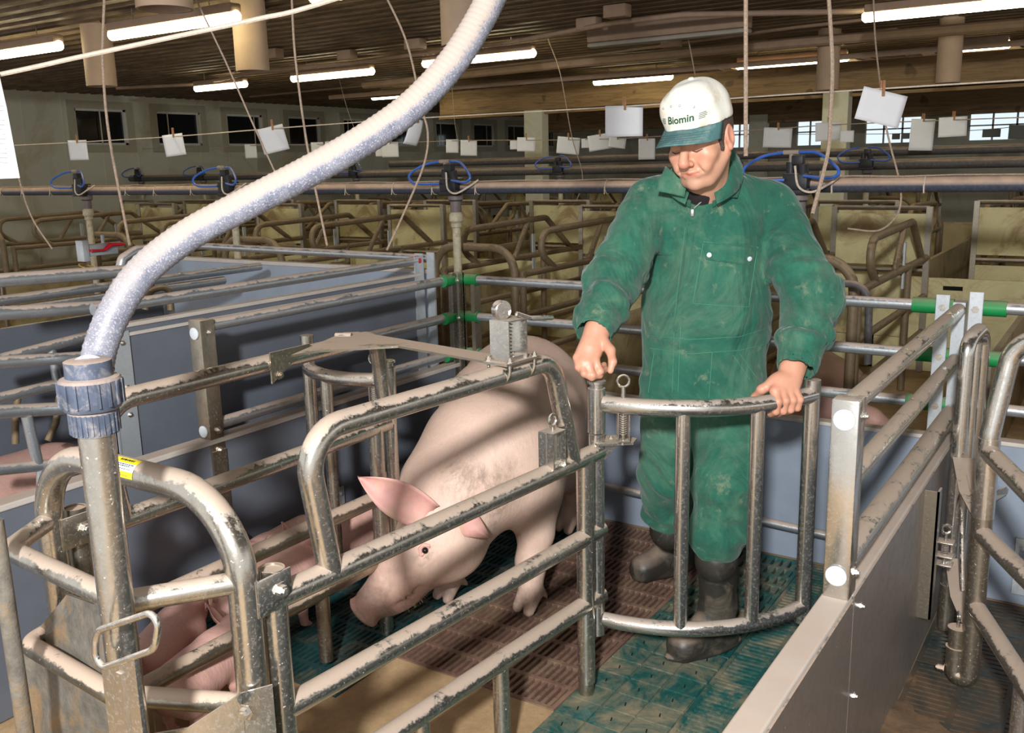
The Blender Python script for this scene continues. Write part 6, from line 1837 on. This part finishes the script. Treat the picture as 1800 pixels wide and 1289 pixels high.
# ------------------------------------------------------------------ cords, cards and ropes
def cord(P, r, label, mat='cord_white', name='cord'):
    m = MB(); m.tube(catmull(P, 6) if len(P) > 2 else P, r, seg=7); tag(m.build(name, M[mat]), label, 'cord')
YC = 5.0
CL = [(-40, 259), (137, 250), (306, 240), (480, 226), (733, 208), (1097, 187), (1330, 170), (1548, 156), (1840, 138)]
cord([at_y(x, y, YC) for x, y in CL], 0.004, 'thin line strung across the barn with cards pegged on it')
CL2 = [(250, 262), (441, 256), (686, 251), (823, 247), (999, 246), (1137, 241), (1367, 226), (1455, 220), (1620, 213), (1840, 205)]
cord([at_y(x, y, 9.8) for x, y in CL2], 0.005, 'second line of cards farther back', 'rope')
cord([at_d(-420, 212, 2.75), at_d(-30, 137, 2.72), at_d(150, 98, 2.72), at_d(310, 64, 2.72), at_d(450, 34, 2.72), at_d(600, -5, 2.72), at_d(1150, -190, 2.75)], 0.0068, 'thick whitish cord close to the lens in the upper left')
def card(x, y, w, h, rot, Y, label, curl=0.0, mat='paper', peg=True, yaw=0.0, grp=None):
    c = at_y(x, y, Y); D = MC[2]@(c-EYE); s = D/FPX
    t = thing('card', tuple(c), label, 'card', grp)
    W_, H_ = w*s, h*s; n = 8; V = []; F = []
    ca, sa = math.cos(math.radians(rot)), math.sin(math.radians(rot))
    rx = unit(A3(MC[0][0], MC[0][1], 0)); rx = unit(rx*math.cos(yaw)+A3(-rx[1], rx[0], 0)*math.sin(yaw)); ny = np.cross((0, 0, 1), rx)
    for i in range(n+1):
        for j in range(n+1):
            u, v = (i/n-0.5)*W_, (0.5-j/n)*H_
            p = c+rx*(u*ca-v*sa)+A3(0, 0, 1)*(u*sa+v*ca)+ny*(curl*((j/n)**2)*0.25*H_+curl*0.3*W_*(i/n-0.5)**2)
            V.append(p)
    for i in range(n):
        for j in range(n): F.append((i*(n+1)+j, (i+1)*(n+1)+j, (i+1)*(n+1)+j+1, i*(n+1)+j+1))
    o = mesh_obj('sheet', V, F, M[mat], t, sharp=0)
    sm = o.modifiers.new('thick', 'SOLIDIFY'); sm.thickness = 0.0015
    if peg:
        k = c+A3(0, 0, 1)*(H_*0.5+0.012)
        m = MB(); m.box(k-ny*0.008+rx*0.004, (0.012, 0.010, 0.075), X=rx, Y=ny); m.box(k+ny*0.006-rx*0.004, (0.012, 0.010, 0.075), X=rx, Y=ny); m.build('peg', M['wood_peg'], t, smooth=False)
    return t
for (x, y, w, h, rot, curl, yaw, l) in ((137, 264, 33, 34, 0, 0.2, 0, 'white card below the first window'), (306, 255, 36, 37, 6, 0.1, 0, 'white card below the second window'), (480, 245, 46, 44, 12, 0.3, 0, 'tilted white card below the third window'),
        (733, 232, 34, 44, -8, 1.2, 0.9, 'curled white card behind the hose, seen edge-on'), (1097, 213, 66, 53, 0, 0.05, 0, 'square-hanging white card left of the cap'), (1549, 189, 80, 56, -14, 0.1, 0, 'large tilted white card at the right')):
    card(x, y, w, h, rot, YC, l, curl, yaw=yaw)
k_ = 0
far = [(441, 266, 21, 24, 0), (558, 263, 22, 25, 0), (581, 261, 18, 24, 0), (667, 265, 14, 20, 0), (686, 263, 29, 26, 0), (795, 257, 22, 23, -2), (824, 260, 29, 27, -2), (903, 255, 13, 15, 0), (925, 254, 32, 24, -2), (999, 256, 40, 29, -6), (1029, 252, 14, 16, 0), (1054, 250, 40, 27, 8), (1085, 251, 30, 18, -8),
       (1137, 262, 29, 36, 0), (1367, 242, 50, 34, -2), (1456, 231, 45, 32, 3), (1489, 240, 24, 20, 0), (1621, 237, 42, 54, -2), (1675, 223, 50, 34, 2)]
for i, (x, y, w, h, r) in enumerate(far):
    n_ = len(far)
    lab = 'small white card on the second line, %s from the left' % ['first', 'second', 'third', 'fourth', 'fifth', 'sixth', 'seventh', 'eighth', 'ninth', 'tenth', 'eleventh', 'twelfth', 'thirteenth', 'fourteenth', 'fifteenth', 'sixteenth', 'seventeenth', 'eighteenth', 'nineteenth'][i]
    card(x, y, w, h, r, 9.8, lab, 0.1, peg=w > 27, grp='cards on the second line')
cord([at_y(x, y, 16) for x, y in ((1400, 236), (1575, 235), (1743, 227), (1840, 214))], 0.005, 'third line of cards, far back before the bright windows', 'rope')
M['paper_dim'] = mat_plain('silhouetted_card', srgb(120, 122, 112), 0.8, 0.03)  # backlit shade of the cards before the windows is put into this grey
for i, (x, y, w, h) in enumerate(((1575, 240, 14, 10), (1592, 239, 14, 10), (1743, 234, 32, 14), (1790, 232, 34, 24))):
    card(x, y, w, h, 0, 16, 'far card in silhouette before the bright windows, %s' % ('first', 'second', 'third', 'last')[i], 0.1, 'paper_dim', False)
# the near sheet with ruled lines
ns = thing('card', tuple(at_d(5, 230, 2.70)), 'ruled white sheet hanging at the left picture edge', 'card')
P0, P1, P2, P3 = at_d(-95, 150, 2.72), at_d(-2, 128, 2.70), at_d(35, 313, 2.68), at_d(-85, 318, 2.70)
MB().plate([P0, P1, at_d(12, 190, 2.695), P2, P3], 0.001).build('sheet', M['paper'], ns, smooth=False)
m = MB()
for k in range(13):
    y = 185+k*8.3; a, b = at_d(-40, y, 2.678), at_d(6+(y-185)*0.08, y+1.5, 2.678)
    m.tube([a, b], 0.0005, seg=4)
m.build('ruled_lines', M['ink'], ns)
def rope(P, d, r, label): cord([at_d(x, y, d) for x, y in P], r, label, 'rope', 'rope')
def rope_y(P, r, label, Y=None):
    Y = Y or at_z(*P[0], 2.80)[1]; cord([at_y(x, y, Y) for x, y in P], r, label, 'rope', 'rope')
rope([(185, -40), (181, 60), (181, 120), (192, 240), (228, 432)], 4.2, 0.006, 'rope hanging over the left vent pipe')
rope([(335, -20), (395, 105), (450, 230), (487, 310)], 4.6, 0.0045, 'cord slanting down past the tilted card')
rope([(512, -20), (519, 100), (541, 262), (575, 432)], 4.4, 0.0055, 'rope running behind the hose near its middle')
rope([(672, -20), (715, 75), (740, 185), (752, 235), (745, 290), (712, 370), (680, 440)], 4.6, 0.0055, 'rope bowing behind the hose to the right')
rope_y([(963, 68), (985, 130), (1005, 240), (1024, 312), (1005, 365), (965, 392)], 0.005, 'cord hanging left of the square card')
rope([(1311, -20), (1311, 100), (1311, 275)], 3.6, 0.0085, 'thick rope straight down just right of the cap')
rope([(1456, -20), (1463, 110), (1460, 200), (1455, 270), (1428, 376)], 3.9, 0.0085, 'thick rope bending at the man\'s shoulder')
rope_y([(1534, -60), (1538, 60), (1548, 156)], 0.006, 'cord holding up the large tilted card')
rope_y([(1550, 190), (1558, 225), (1566, 260), (1583, 330), (1578, 375), (1545, 405), (1490, 402)], 0.005, 'cord below the large tilted card', 5.03)
rope_y([(1202, 38), (1212, 80), (1222, 133)], 0.006, 'cord ending above the cap')
rope([(-30, -60), (0, 160), (30, 300), (55, 380), (92, 438)], 5.0, 0.0045, 'cord below the ruled sheet')
rope_y([(595, 135), (610, 190), (628, 240)], 0.004, 'thin cord by the fourth window')
rope_y([(792, 118), (795, 160), (800, 220), (808, 262)], 0.004, 'thin cord right of the hose, under the beam')
